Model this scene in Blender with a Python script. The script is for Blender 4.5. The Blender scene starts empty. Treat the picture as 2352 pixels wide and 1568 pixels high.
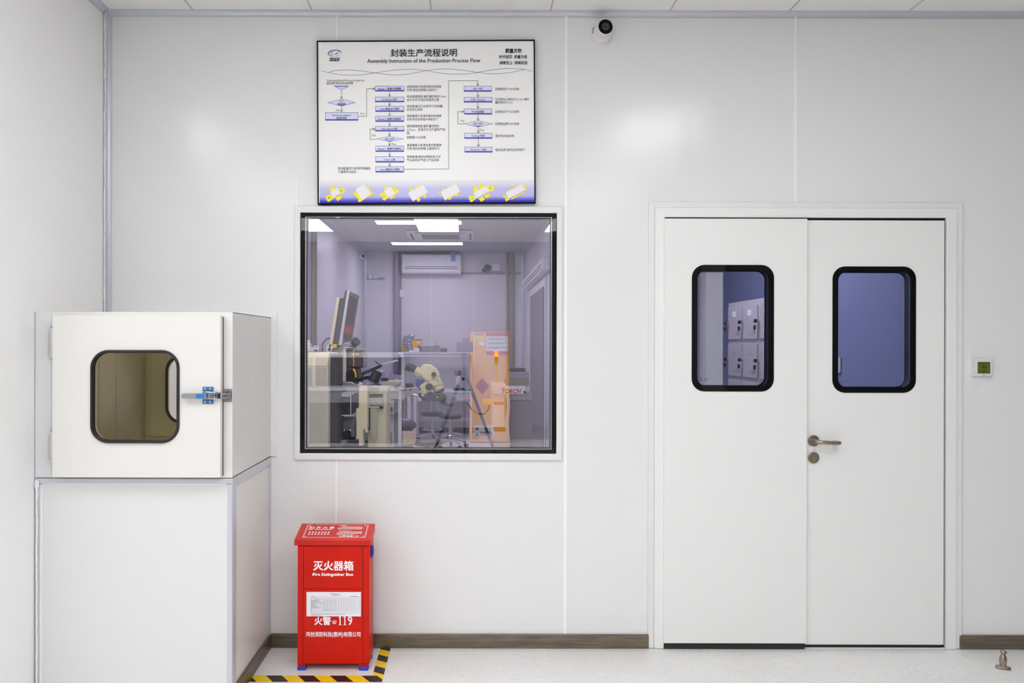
import bpy, bmesh, math, random
from mathutils import Vector, Matrix
random.seed(7)
S = bpy.context.scene
COL = S.collection
PI = math.pi
# ---------------------------------------------------------------- camera
CX, CY, F, CZ, ROLL = 1075.0, 793.0, 1864.0, 1.488, 0.0022
cam_d = bpy.data.cameras.new('camera'); cam = bpy.data.objects.new('camera', cam_d); COL.objects.link(cam)
cam_d.sensor_width = 36.0; cam_d.sensor_fit = 'HORIZONTAL'; cam_d.lens = 36.0 * F / 2352
cam_d.shift_x = (1176 - CX) / 2352; cam_d.shift_y = (CY - 784) / 2352; cam_d.clip_start = 0.02
cam.location = (0, -4, CZ); cam.rotation_euler = (PI / 2, -ROLL, 0)
S.camera = cam
# ---------------------------------------------------------------- world, exposure
w = bpy.data.worlds.new('world'); S.world = w; w.use_nodes = True
w.node_tree.nodes['Background'].inputs[0].default_value = (0.9, 0.95, 1, 1)
w.node_tree.nodes['Background'].inputs[1].default_value = 0.02
S.view_settings.view_transform = 'Standard'; S.view_settings.look = 'None'
S.view_settings.gamma = 1; S.view_settings.use_curve_mapping = False
S.view_settings.exposure = 0.0
S.cycles.transparent_max_bounces = 16; S.cycles.max_bounces = 9
S.cycles.diffuse_bounces = 6; S.cycles.glossy_bounces = 4; S.cycles.transmission_bounces = 4
S.cycles.caustics_reflective = False; S.cycles.caustics_refractive = False
S.cycles.sample_clamp_indirect = 4.0
S.cycles.use_adaptive_sampling = True; S.cycles.adaptive_threshold = 0.025
LIGHT_MAIN, LIGHT_BACK, LIGHT_CHANGE, LIGHT_FILL = 10.9, 21.0, 78.0, 32.0

# ---------------------------------------------------------------- helpers
def at(px, py, Y):
    """world point seen at photo pixel (px, py) on the plane at depth Y"""
    u, v = px - CX, py - CY
    u, v = u * math.cos(ROLL) + v * math.sin(ROLL), -u * math.sin(ROLL) + v * math.cos(ROLL)
    d = (Y + 4) / F
    return Vector((u * d, Y, CZ - v * d))
def rect(px0, py0, px1, py1, Y):
    a, b = at(px0, py0, Y), at(px1, py1, Y)
    return a.x, b.x, b.z, a.z          # x0 x1 z0 z1
def lin(c):
    f = lambda v: v / 12.92 if v <= 0.04045 else ((v + 0.055) / 1.055) ** 2.4
    return tuple(f(v / 255.0) for v in c) + (1.0,)

MATS = {}
def mat(name, rgb, rough=0.5, metal=0.0, bump=0.0, bscale=(40, 40, 40), var=0.0, vscale=(6, 6, 6), emit=0, spec=0.5, coat=0.0, aniso=0.0):
    if name in MATS: return MATS[name]
    m = bpy.data.materials.new(name); m.use_nodes = True; nt = m.node_tree; N = nt.nodes; L = nt.links
    b = N['Principled BSDF']; c = lin(rgb)
    b.inputs['Base Color'].default_value = c; b.inputs['Roughness'].default_value = rough; b.inputs['Metallic'].default_value = metal
    b.inputs['Specular IOR Level'].default_value = spec; b.inputs['Coat Weight'].default_value = coat
    b.inputs['Anisotropic'].default_value = aniso
    if emit:
        b.inputs['Emission Color'].default_value = c; b.inputs['Emission Strength'].default_value = emit
    if var or bump:
        tc = N.new('ShaderNodeTexCoord')
    if var:
        mp = N.new('ShaderNodeMapping'); mp.inputs['Scale'].default_value = vscale; L.new(tc.outputs['Object'], mp.inputs[0])
        n = N.new('ShaderNodeTexNoise'); n.inputs['Scale'].default_value = 1.0; n.inputs['Detail'].default_value = 5; L.new(mp.outputs[0], n.inputs['Vector'])
        r = N.new('ShaderNodeMapRange'); r.inputs['From Min'].default_value = 0.3; r.inputs['From Max'].default_value = 0.7
        r.inputs['To Min'].default_value = 1 - var; r.inputs['To Max'].default_value = 1 + var * 0.5; L.new(n.outputs['Fac'], r.inputs['Value'])
        x = N.new('ShaderNodeMix'); x.data_type = 'RGBA'; x.blend_type = 'MULTIPLY'; x.inputs['Factor'].default_value = 1
        x.inputs['A'].default_value = c; L.new(r.outputs[0], x.inputs['B']); L.new(x.outputs['Result'], b.inputs['Base Color'])
    if bump:
        mp2 = N.new('ShaderNodeMapping'); mp2.inputs['Scale'].default_value = bscale; L.new(tc.outputs['Object'], mp2.inputs[0])
        n2 = N.new('ShaderNodeTexNoise'); n2.inputs['Scale'].default_value = 1.0; n2.inputs['Detail'].default_value = 2; L.new(mp2.outputs[0], n2.inputs['Vector'])
        bp = N.new('ShaderNodeBump'); bp.inputs['Strength'].default_value = bump; bp.inputs['Distance'].default_value = 0.01
        L.new(n2.outputs['Fac'], bp.inputs['Height']); L.new(bp.outputs[0], b.inputs['Normal'])
    MATS[name] = m; return m

def glass(name, tint, refl):
    m = bpy.data.materials.new(name); m.use_nodes = True; nt = m.node_tree; N = nt.nodes; L = nt.links
    for n in list(N): N.remove(n)
    out = N.new('ShaderNodeOutputMaterial'); mx = N.new('ShaderNodeMixShader'); tr = N.new('ShaderNodeBsdfTransparent'); gl = N.new('ShaderNodeBsdfGlossy')
    tr.inputs[0].default_value = (*tint, 1); gl.inputs['Roughness'].default_value = 0.0; gl.inputs[0].default_value = (1, 1, 1, 1)
    lw = N.new('ShaderNodeLayerWeight'); p = N.new('ShaderNodeMath'); p.operation = 'POWER'; p.inputs[1].default_value = 5
    L.new(lw.outputs['Facing'], p.inputs[0])
    ma = N.new('ShaderNodeMath'); ma.operation = 'MULTIPLY_ADD'; ma.inputs[1].default_value = 1 - refl; ma.inputs[2].default_value = refl; L.new(p.outputs[0], ma.inputs[0])
    L.new(ma.outputs[0], mx.inputs[0]); L.new(tr.outputs[0], mx.inputs[1]); L.new(gl.outputs[0], mx.inputs[2]); L.new(mx.outputs[0], out.inputs[0])
    MATS[name] = m; return m

W = {}
def tag(o, label=None, cat=None, group=None, kind=None):
    if label: o['label'] = label
    if cat: o['category'] = cat
    if group: o['group'] = group
    if kind: o['kind'] = kind
    return o
def thing(name, label, cat, loc, group=None, kind=None):
    o = bpy.data.objects.new(name, None); COL.objects.link(o); o.empty_display_size = 0.05
    o.location = loc; W[o.name] = Matrix.Translation(Vector(loc)); return tag(o, label, cat, group, kind)
def copy_tree(o, parent=None):
    c = o.copy(); COL.objects.link(c)
    if parent is not None: c.parent = parent; c.matrix_parent_inverse = o.matrix_parent_inverse.copy()
    W[c.name] = W[o.name].copy()
    for ch in list(o.children): copy_tree(ch, c)
    return c
def place_copy(src, loc, label=None, group=None, rz=0):
    c = copy_tree(src); c.location = loc; c.rotation_euler = (0, 0, rz)
    if label: c['label'] = label
    if group: c['group'] = group
    return c

class MB:
    def __init__(s): s.bm = bmesh.new(); s.mi = 0
    def poly(s, pts):
        f = s.bm.faces.new([s.bm.verts.new(p) for p in pts]); f.material_index = s.mi; return f
    def box(s, x0, x1, y0, y1, z0, z1):
        v = [s.bm.verts.new((x, y, z)) for x in (x0, x1) for y in (y0, y1) for z in (z0, z1)]
        for f in ((0, 1, 3, 2), (4, 6, 7, 5), (0, 4, 5, 1), (2, 3, 7, 6), (0, 2, 6, 4), (1, 5, 7, 3)):
            s.bm.faces.new([v[i] for i in f])
        return s
    def pbox(s, px0, py0, px1, py1, Y, d):
        x0, x1, z0, z1 = rect(px0, py0, px1, py1, Y); return s.box(x0, x1, Y, Y + d, z0, z1)
    def loops(s, loops, closed=True, caps=True):
        vs = [[s.bm.verts.new(p) for p in lp] for lp in loops]; n = len(vs[0])
        for a, b in zip(vs, vs[1:]):
            for i in range(n if closed else n - 1):
                j = (i + 1) % n; s.bm.faces.new((a[i], a[j], b[j], b[i]))
        if caps:
            s.bm.faces.new(vs[0][::-1]); s.bm.faces.new(vs[-1])
        return s
    def cyl(s, p0, p1, r0, r1=None, n=20):
        p0, p1 = Vector(p0), Vector(p1); r1 = r0 if r1 is None else r1
        q = (p1 - p0).to_track_quat('Z', 'Y')
        ring = lambda p, r: [p + q @ Vector((r * math.cos(2 * PI * i / n), r * math.sin(2 * PI * i / n), 0)) for i in range(n)]
        return s.loops([ring(p0, r0), ring(p1, r1)])
    def lathe(s, prof, base, axis=(0, 0, 1), n=28):
        q = Vector(axis).to_track_quat('Z', 'Y'); b = Vector(base)
        return s.loops([[b + q @ Vector((max(r, 1e-5) * math.cos(2 * PI * i / n), max(r, 1e-5) * math.sin(2 * PI * i / n), h)) for i in range(n)] for r, h in prof])
    def tube(s, pts, r, n=10):
        pts = [Vector(p) for p in pts]; lp = []; up = None
        for i, p in enumerate(pts):
            t = (pts[min(i + 1, len(pts) - 1)] - pts[max(i - 1, 0)]).normalized()
            if up is None:
                up = Vector((0, 0, 1)) if abs(t.z) < 0.9 else Vector((0, 1, 0))
            a = t.cross(up).normalized(); up = a.cross(t).normalized()
            rr = r[i] if isinstance(r, (list, tuple)) else r
            lp.append([p + a * rr * math.cos(2 * PI * k / n) + up * rr * math.sin(2 * PI * k / n) for k in range(n)])
        return s.loops(lp)
    def plate(s, outer, holes, y0, y1):
        """flat slab of (x,z) outline with holes, from y0 to y1"""
        lps = [outer] + list(holes); fr = []
        for lp in lps:
            fr.append([s.bm.verts.new((x, y0, z)) for x, z in lp])
        eds = [s.bm.edges.new((lp[i], lp[(i + 1) % len(lp)])) for lp in fr for i in range(len(lp))]
        r = bmesh.ops.triangle_fill(s.bm, use_beauty=True, use_dissolve=False, edges=eds, normal=(0, -1, 0))
        faces = [g for g in r['geom'] if isinstance(g, bmesh.types.BMFace)]
        mp = {}
        for lp in fr:
            for v in lp: mp[v] = s.bm.verts.new((v.co.x, y1, v.co.z))
        for f in faces: s.bm.faces.new([mp[v] for v in reversed(f.verts)])
        for lp in fr:
            for i in range(len(lp)):
                a, b = lp[i], lp[(i + 1) % len(lp)]; s.bm.faces.new((a, b, mp[b], mp[a]))
        return s
    def pprism(s, pts, Y, d):
        return s.loops([[at(px, py, Y) for px, py in pts], [at(px, py, Y) + Vector((0, d, 0)) for px, py in pts]])
    def sphere(s, c, r, n=20, sc=(1, 1, 1), rot=None):
        m = Matrix.Translation(Vector(c)) @ (rot.to_matrix().to_4x4() if rot else Matrix()) @ Matrix.Diagonal((r * sc[0], r * sc[1], r * sc[2], 1))
        bmesh.ops.create_uvsphere(s.bm, u_segments=n, v_segments=max(6, n // 2), radius=1, matrix=m); return s
    def build(s, name, m, parent=None, bevel=0, smooth=False, seg=2, **kw):
        bm = s.bm
        bmesh.ops.recalc_face_normals(bm, faces=bm.faces[:])
        me = bpy.data.meshes.new(name); bm.to_mesh(me); bm.free()
        for k in (m if isinstance(m, (list, tuple)) else [m]): me.materials.append(k)
        xs = [v.co for v in me.vertices]
        c = Vector(((min(v.x for v in xs) + max(v.x for v in xs)) / 2, (min(v.y for v in xs) + max(v.y for v in xs)) / 2, min(v.z for v in xs)))
        me.transform(Matrix.Translation(-c))
        if smooth:
            me.polygons.foreach_set('use_smooth', [True] * len(me.polygons)); me.set_sharp_from_angle(angle=math.radians(38))
        o = bpy.data.objects.new(name, me); COL.objects.link(o); o.location = c
        W[o.name] = Matrix.Translation(c)
        if parent is not None:
            o.parent = parent; o.matrix_parent_inverse = W[parent.name].inverted()
        if bevel:
            b = o.modifiers.new('bevel', 'BEVEL'); b.width = bevel; b.segments = seg; b.limit_method = 'ANGLE'; b.angle_limit = math.radians(35)
            if not smooth:
                me.polygons.foreach_set('use_smooth', [True] * len(me.polygons)); me.set_sharp_from_angle(angle=math.radians(38)); b.harden_normals = False
        return tag(o, kw.get('label'), kw.get('cat'), kw.get('group'), kw.get('kind'))

def rrect(x0, x1, z0, z1, r, n=8):
    o = []
    for cx, cz, a0 in ((x1 - r, z1 - r, 0), (x0 + r, z1 - r, 90), (x0 + r, z0 + r, 180), (x1 - r, z0 + r, 270)):
        for i in range(n + 1):
            a = math.radians(a0 + 90 * i / n); o.append((cx + r * math.cos(a), cz + r * math.sin(a)))
    return o
def qrect(x0, x1, z0, z1): return [(x0, z0), (x1, z0), (x1, z1), (x0, z1)]

_tc = {}
def text_mesh(s, res=2):
    k = (s, res)
    if k in _tc: return _tc[k]
    c = bpy.data.curves.new('t', 'FONT'); c.body = s; c.resolution_u = res; c.align_x = 'LEFT'
    o = bpy.data.objects.new('t', c); COL.objects.link(o)
    dg = bpy.context.evaluated_depsgraph_get(); m = bpy.data.meshes.new_from_object(o.evaluated_get(dg))
    V = [(v.co.x, v.co.y) for v in m.vertices]; Fc = [tuple(p.vertices) for p in m.polygons]
    bpy.data.objects.remove(o); bpy.data.curves.remove(c); bpy.data.meshes.remove(m)
    x0, x1 = min(v[0] for v in V), max(v[0] for v in V); y0, y1 = min(v[1] for v in V), max(v[1] for v in V)
    V = [((x - x0) / (x1 - x0), (y - y0) / (y1 - y0)) for x, y in V]
    _tc[k] = (V, Fc, x1 - x0, y1 - y0); return _tc[k]
def text(mb, s, fn, bold=0.0, slant=0.0, res=2):
    """fn(u,v) -> world point for u,v in 0..1 of the lettering's own box; bold thickens the strokes"""
    V, Fc, tw_, th_ = text_mesh(s, res)
    bu, bv = bold / tw_, bold / th_
    nv = (fn(1, 0) - fn(0, 0)).cross(fn(0, 1) - fn(0, 0)).normalized(); lift = 0.0
    for du, dv in (((0, 0),) if not bold else ((-bu, -bv), (bu, -bv), (bu, bv), (-bu, bv))):
        vs = [mb.bm.verts.new(fn(u + du + slant * v, v + dv) + nv * lift) for u, v in V]; lift += 0.00012
        for f in Fc:
            try: mb.bm.faces.new([vs[i] for i in f]).material_index = mb.mi
            except ValueError: pass
def ptext(mb, s, px0, py0, px1, py1, Y, **k):
    a, b = at(px0, py1, Y), at(px1, py0, Y)
    text(mb, s, lambda u, v: Vector((a.x + (b.x - a.x) * u, Y, a.z + (b.z - a.z) * v)), **k)
def flat(mb, px0, py0, px1, py1, Y):
    x0, x1, z0, z1 = rect(px0, py0, px1, py1, Y); mb.poly([(x0, Y, z0), (x1, Y, z0), (x1, Y, z1), (x0, Y, z1)])
def fline(mb, pts, wpx, Y):
    """flat ribbon along pixel points"""
    hw = wpx / 2; Y0 = Y; k = 0
    for (ax, ay), (bx, by) in zip(pts, pts[1:]):
        dx, dy = bx - ax, by - ay; l = math.hypot(dx, dy) or 1; nx, ny = -dy / l * hw, dx / l * hw
        ex, ey = dx / l * hw * 0.9, dy / l * hw * 0.9
        k += 1; Y = Y0 - .00004 * (k % 4)
        mb.poly([at(ax + nx - ex, ay + ny - ey, Y), at(bx + nx + ex, by + ny + ey, Y), at(bx - nx + ex, by - ny + ey, Y), at(ax - nx - ex, ay - ny - ey, Y)])
_lift = [0]
def fpoly(mb, pts, Y):
    _lift[0] = (_lift[0] + 1) % 5; mb.poly([at(x, y, Y - _lift[0] * .00004) for x, y in pts])

# ---------------------------------------------------------------- materials
M_WALL = mat('painted_panel', (233, 234, 236), 0.19, bump=0.16, bscale=(9, 9, 0.8), spec=0.38)
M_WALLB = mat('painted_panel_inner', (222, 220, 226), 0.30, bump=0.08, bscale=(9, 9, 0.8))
M_WALL_LIT = mat('lit_wall_paint', (248, 248, 249), 0.6, bump=0.03, bscale=(5, 5, 5))  # left wall colour lightened to stand in for stronger light there
M_TRIM = mat('white_trim', (232, 232, 234), 0.35, var=0.03)
M_COVE = mat('aluminium_cove', (206, 208, 218), 0.32, metal=0.25, var=0.04, vscale=(20, 20, 2))
M_CAULK = mat('white_caulk', (238, 238, 240), 0.6, bump=0.5, bscale=(60, 60, 30))
M_DOOR = mat('door_enamel', (237, 238, 238), 0.34, bump=0.03, bscale=(3, 3, 3))
M_PASS = mat('passbox_enamel', (227, 226, 223), 0.36, bump=0.03, bscale=(4, 4, 4))
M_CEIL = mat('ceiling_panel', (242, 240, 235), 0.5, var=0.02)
M_SEAM = mat('panel_joint', (252, 252, 253), 0.4)
M_GAP = mat('dark_gap', (40, 38, 38), 0.7)
M_BLACK = mat('black_border', (6, 6, 7), 0.6, spec=0.15)
M_RUB = mat('black_rubber', (28, 26, 32), 0.45, bump=0.1)
M_ALU = mat('aluminium', (190, 192, 196), 0.3, metal=0.9, var=0.05)
M_STEEL = mat('brushed_steel', (168, 156, 140), 0.32, metal=1.0, var=0.12, vscale=(60, 60, 6))
M_CHROME = mat('chrome', (215, 218, 225), 0.12, metal=1.0)
M_BASE = mat('baseboard_steel', (132, 122, 108), 0.38, metal=0.85, var=0.35, vscale=(5, 5, 60))
M_BLUEF = mat('blue_film', (40, 120, 205), 0.3, var=0.1, vscale=(80, 80, 80))
M_BRASS = mat('brass_screw', (205, 170, 110), 0.3, metal=0.9)
M_RED = mat('red_paint', (207, 24, 2), 0.36, spec=0.22, var=0.12, vscale=(7, 7, 7), bump=0.05, bscale=(25, 25, 25))
M_REDL = mat('red_lid', (202, 24, 8), 0.38, spec=0.4, var=0.06)
M_WHITE = mat('white_print', (246, 246, 248), 0.5)
M_BLUEP = mat('blue_plastic', (22, 60, 200), 0.4)
M_PAPER = mat('paper', (238, 240, 246), 0.6, var=0.02)
M_INK = mat('black_ink', (24, 24, 34), 0.6)
M_INKG = mat('grey_ink', (92, 92, 100), 0.6)
M_CREAM = mat('cream_enamel', (222, 214, 190), 0.4, var=0.06)
M_BEIGE = mat('beige_enamel', (206, 203, 188), 0.45, var=0.04)
M_GREY = mat('grey_enamel', (150, 150, 156), 0.45, var=0.05)
M_DGREY = mat('dark_grey', (74, 74, 82), 0.5, var=0.05)
M_DARK = mat('black_plastic', (22, 22, 26), 0.4)
M_WHITEM = mat('white_enamel', (228, 226, 232), 0.4, var=0.02)
M_MIC = mat('microscope_cream', (232, 226, 190), 0.4, var=0.02)
M_TEAL = mat('teal_mat', (40, 168, 150), 0.6, var=0.05)
M_YEL = mat('yellow_enamel', (255, 184, 0), 0.4, var=0.06)
M_LED = mat('led_panel', (255, 255, 255), 0.5, emit=LIGHT_MAIN)
M_FILLN = mat('near_fill', (255, 252, 246), 0.5, emit=LIGHT_FILL)
M_LEDB = mat('led_panel_inner', (240, 236, 255), 0.5, emit=LIGHT_BACK)
M_LEDC = mat('led_panel_changing', (246, 246, 255), 0.5, emit=LIGHT_CHANGE)
G_CLEAR = glass('clear_glass', (0.99, 0.99, 0.995), 0.010)
G_TINT = glass('tinted_reflective_glass', (0.945, 0.935, 0.96), 0.15)
G_DOOR = glass('blue_tinted_glass', (0.92, 0.91, 0.96), 0.26)
G_PASS = glass('smoked_glass', (0.95, 0.94, 0.88), 0.012)
G_COVER = glass('smoked_acrylic', (0.50, 0.44, 0.48), 0.04)
G_CLR = glass('clear_plastic', (0.86, 0.87, 0.93), 0.05)

def floor_mat():
    m = bpy.data.materials.new('speckled_vinyl'); m.use_nodes = True; N = m.node_tree.nodes; L = m.node_tree.links; b = N['Principled BSDF']
    b.inputs['Roughness'].default_value = 0.32
    tc = N.new('ShaderNodeTexCoord')
    n = N.new('ShaderNodeTexNoise'); n.inputs['Scale'].default_value = 150; n.inputs['Detail'].default_value = 3; n.inputs['Distortion'].default_value = 2.0; L.new(tc.outputs['Object'], n.inputs['Vector'])
    r = N.new('ShaderNodeValToRGB'); e = r.color_ramp.elements
    e[0].position = 0.30; e[0].color = lin((172, 172, 173)); e[1].position = 0.43; e[1].color = lin((236, 236, 236))
    L.new(n.outputs['Fac'], r.inputs[0])
    n2 = N.new('ShaderNodeTexNoise'); n2.inputs['Scale'].default_value = 1.6; n2.inputs['Detail'].default_value = 4; L.new(tc.outputs['Object'], n2.inputs['Vector'])
    r2 = N.new('ShaderNodeValToRGB'); e = r2.color_ramp.elements; e[0].position = 0.3; e[0].color = (0.93, 0.92, 0.91, 1); e[1].position = 0.65; e[1].color = (1, 1, 1, 1); L.new(n2.outputs['Fac'], r2.inputs[0])
    x = N.new('ShaderNodeMix'); x.data_type = 'RGBA'; x.blend_type = 'MULTIPLY'; x.inputs['Factor'].default_value = 1
    L.new(r.outputs[0], x.inputs['A']); L.new(r2.outputs[0], x.inputs['B']); L.new(x.outputs['Result'], b.inputs['Base Color'])
    return m
M_FLOOR = floor_mat()
def tape_mat(ang):
    m = bpy.data.materials.new('hazard_stripes'); m.use_nodes = True; N = m.node_tree.nodes; L = m.node_tree.links; b = N['Principled BSDF']
    b.inputs['Roughness'].default_value = 0.4
    tc = N.new('ShaderNodeTexCoord'); mp = N.new('ShaderNodeMapping'); mp.inputs['Rotation'].default_value = (0, 0, ang); L.new(tc.outputs['Object'], mp.inputs[0])
    sx = N.new('ShaderNodeSeparateXYZ'); L.new(mp.outputs[0], sx.inputs[0])
    d = N.new('ShaderNodeMath'); d.operation = 'MULTIPLY'; d.inputs[1].default_value = 1 / 0.118; L.new(sx.outputs['X'], d.inputs[0])
    f = N.new('ShaderNodeMath'); f.operation = 'FRACT'; L.new(d.outputs[0], f.inputs[0])
    g = N.new('ShaderNodeMath'); g.operation = 'GREATER_THAN'; g.inputs[1].default_value = 0.5; L.new(f.outputs[0], g.inputs[0])
    x = N.new('ShaderNodeMix'); x.data_type = 'RGBA'; x.inputs['A'].default_value = lin((246, 205, 20)); x.inputs['B'].default_value = lin((34, 32, 32)); L.new(g.outputs[0], x.inputs['Factor'])
    L.new(x.outputs['Result'], b.inputs['Base Color']); return m

# ---------------------------------------------------------------- the setting
XL, XR, YR, ZC, ZB = -1.786, 7.0, -8.8, 3.13, 3.07      # left wall, right wall, rear wall, ceiling, inner-room ceiling
XI, YF = 0.96, 9.8                                     # inner partition, far wall
XW = -4.0
f = MB().box(XW - .1, XR + .1, YR - .1, YF + .1, -0.1, 0).build('floor', M_FLOOR, kind='structure', label='pale speckled vinyl floor running through the rooms', cat='floor')
m = MB()
for k in range(-7, 12):
    x = 0.04 + 0.585 * k; m.box(x - .0022, x + .0022, YR, -0.012, 0, 0.0008)
for k in range(0, 15):
    y = -0.066 - 0.6 * k; m.box(XL if k < 2 else XW, XR, y - .0022, y + .0022, 0, 0.0006)
m.build('floor_seam', mat('floor_joint', (232, 226, 216), 0.5), f)
c = MB().box(XW - .1, XR + .1, YR - .1, 0.05, ZC, ZC + 0.1).build('ceiling', M_CEIL, kind='structure', label='off white panelled ceiling along the top edge', cat='ceiling')
m = MB()
for k in range(-6, 12):
    x = -0.184 + 0.585 * k; m.box(x - .004, x + .004, YR, 0, ZC - 0.0015, ZC + .01)
m.build('panel_joint', mat('ceiling_joint', (196, 192, 188), 0.6), c)
def cove(mb, p0, p1, a, b):   # quarter-round strip along an inner corner
    p0, p1, a, b = map(Vector, (p0, p1, a, b)); sec = []
    for i in range(7):
        t = PI / 2 * i / 6; sec.append(a * (1 - math.sin(t)) + b * (1 - math.cos(t)))
    sec.append(Vector((0, 0, 0)))
    mb.loops([[p0 + q for q in sec], [p1 + q for q in sec]])
m = MB(); cove(m, (XL, 0, ZC), (XR, 0, ZC), (0, -.028, 0), (0, 0, -.028))
m.build('trim_1', M_COVE, smooth=True, kind='structure', label='grey white cove strip where back wall meets ceiling', cat='trim')
m = MB(); cove(m, (XL, 0, ZC), (XL, -1.2, ZC), (.028, 0, 0), (0, 0, -.028))
m.build('trim_2', M_COVE, smooth=True, kind='structure', label='grey white cove strip where left wall meets ceiling', cat='trim')
m = MB(); cove(m, (XL, 0, 0.9), (XL, 0, ZC), (.030, 0, 0), (0, -.030, 0))
t3 = m.build('trim_3', M_COVE, smooth=True, kind='structure', label='vertical cove strip in the left corner with rough caulk', cat='trim')
m = MB(); pts = []
for i in range(90):
    z = 1.62 + (ZC - 1.64) * i / 89; m.sphere((XL + 0.008, -0.028 - random.random() * .006, z), 0.004 + random.random() * 0.004, n=8, sc=(.7, .9, 4.0))
m.build('caulk', M_CAULK, t3, smooth=True)

# back wall with openings for window, door and pass box
wx0, wx1, wz0, wz1 = rect(690, 488, 1278, 1042, 0)
dx0, dx1, _, dz1 = rect(1525.3, 499.5, 2168.6, 1480, 0)
BX0, BX1, BZ0, BZ1, BY = XL, -0.9695, 0.940, 1.623, -0.656
wall = MB().plate(qrect(XL - .06, XR, 0, ZC + .02), [qrect(wx0, wx1, wz0, wz1), qrect(dx0, dx1, 0.004, dz1), qrect(BX0 + .03, BX1 - .02, BZ0 + .02, BZ1 - .02)], 0, 0.1)
wall = wall.build('wall_back', M_WALL, kind='structure', label='pale grey panel wall with the window, door and poster', cat='wall')
m = MB()
for px, y0, y1 in ((774, 30, 95), (1299, 28, 1456), (1827, 28, 464), (772, 1057, 1456), (681, 410, 474)):
    x0, x1, z0, z1 = rect(px - 1.3, y0, px + 1.3, y1, 0); m.box(x0, x1, -0.0022, 0.002, z0, z1)
m.build('panel_joint', M_SEAM, wall)
MB().box(XL - .1, XL, -1.2, 0.0, 0, ZC).build('wall_left', M_WALL_LIT, kind='structure', label='bright plain wall at the left edge', cat='wall')
MB().box(XW, XL - .1, -1.2, -1.1, 0, ZC).build('wall_left_return', M_WALL, kind='structure', label='plain wall stepping away to the left out of frame', cat='wall')
MB().box(XW - .1, XW, YR, -1.1, 0, ZC).build('wall_far_left', M_WALL, kind='structure', label='plain left wall out of frame', cat='wall')
MB().box(XW, 3.9, YR - .1, YR, 0, ZC).build('wall_rear', mat('rear_panel', (140, 140, 146), .4), kind='structure', label='plain wall behind the camera seen only as a reflection', cat='wall')
MB().box(3.9, XR, YR - .1, YR, 0, ZC).build('wall_rear_dark', mat('dark_partition', (34, 38, 62), 0.6), kind='structure', label='dark partition behind the camera reflected in the door panes', cat='wall')
MB().box(XR, XR + .1, YR, 0.1, 0, ZC).build('wall_right', mat('dark_partition_side', (60, 64, 84), 0.6), kind='structure', label='right hand wall of the room out of frame', cat='wall')
# rear pillar edge lines reflected in the door pane
MB().box(3.30, 3.40, YR, YR + .2, 0, ZC).build('trim_12', M_TRIM, kind='structure', label='white post on the wall behind the camera', cat='trim')
MB().box(3.66, 3.92, YR, YR + .35, 0, ZC).build('trim_4', M_TRIM, kind='structure', label='white pillar behind the camera reflected in the door pane', cat='pillar')
MB().box(3.60, 3.655, YR + .0005, YR + .02, 0, ZC).build('trim_10', M_GAP, kind='structure', label='dark joint beside the white pillar behind the camera', cat='trim')
MB().box(3.40, 3.45, YR + .0005, YR + .05, 0, ZC).build('trim_11', M_COVE, kind='structure', label='grey strip on the wall behind the camera', cat='trim')
# baseboards
def baseboard(name, x0, x1, lab):
    MB().box(x0, x1, -0.013, 0.0, 0, 0.068).build(name, M_BASE, bevel=0.002, kind='structure', label=lab, cat='baseboard')
baseboard('baseboard_back', BX1 + .004, at(1489, 1470, 0).x, 'brown steel baseboard between pass box stand and door')
baseboard('baseboard_right', at(2201, 1470, 0).x, XR, 'brown steel baseboard right of the double door')
MB().box(BX1 - .006, BX1 + .007, BY + .015, -0.013, 0, 0.068).build('baseboard_left', M_BASE, bevel=0.002, kind='structure', label='brown steel baseboard on the side of the pass box stand', cat='baseboard')

# ---------------------------------------------------------------- window
win = thing('window_1', 'large square double glazed window with black border and white surround', 'window', ((wx0 + wx1) / 2, 0, wz0), kind='structure')
ox0, ox1, oz0, oz1 = rect(677, 473, 1291, 1057, 0)
MB().plate(qrect(ox0, ox1, oz0, oz1), [qrect(wx0 + .001, wx1 - .001, wz0 + .001, wz1 - .001)], -0.012, -0.0002).build('window_frame', M_TRIM, win, bevel=0.004)
gx0, gx1, gz0, gz1 = rect(700, 496.5, 1267.5, 1033, 0)
MB().box(wx0 + .002, wx1 - .002, 0.000, 0.005, wz0 + .002, wz1 - .002).build('outer_pane', G_CLEAR, win)
MB().plate(qrect(wx0 + .002, wx1 - .002, wz0 + .002, wz1 - .002), [qrect(gx0, gx1, gz0, gz1)], 0.0055, 0.010).build('black_border', M_BLACK, win)
hx0, hx1, hz0, hz1 = gx0 + .006, gx1 - .006, gz0 + .0055, gz1 - .0035
MB().plate(qrect(wx0 + .003, wx1 - .003, wz0 + .003, wz1 - .003), [qrect(hx0, hx1, hz0, hz1)], 0.011, 0.0135).build('spacer', M_ALU, win)
MB().plate(qrect(wx0 + .003, wx1 - .003, wz0 + .003, wz1 - .003), [qrect(hx0 + .001, hx1 - .001, hz0 + .001, hz1 - .001)], 0.014, 0.038).build('inner_gasket', M_BLACK, win)
MB().box(wx0 + .004, wx1 - .004, 0.039, 0.044, wz0 + .004, wz1 - .004).build('inner_pane', G_TINT, win)
MB().plate(qrect(wx0 - .001, wx1 + .001, wz0 - .001, wz1 + .001), [qrect(wx0 + .004, wx1 - .004, wz0 + .004, wz1 - .004)], 0.045, 0.098).build('reveal', M_TRIM, win)
m = MB()
for px in (776, 1186): m.pbox(px - 5, 496, px + 5, 500, -0.0005 + .011, .004)
m.build('spacer_clip', M_WHITEM, win)

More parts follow.
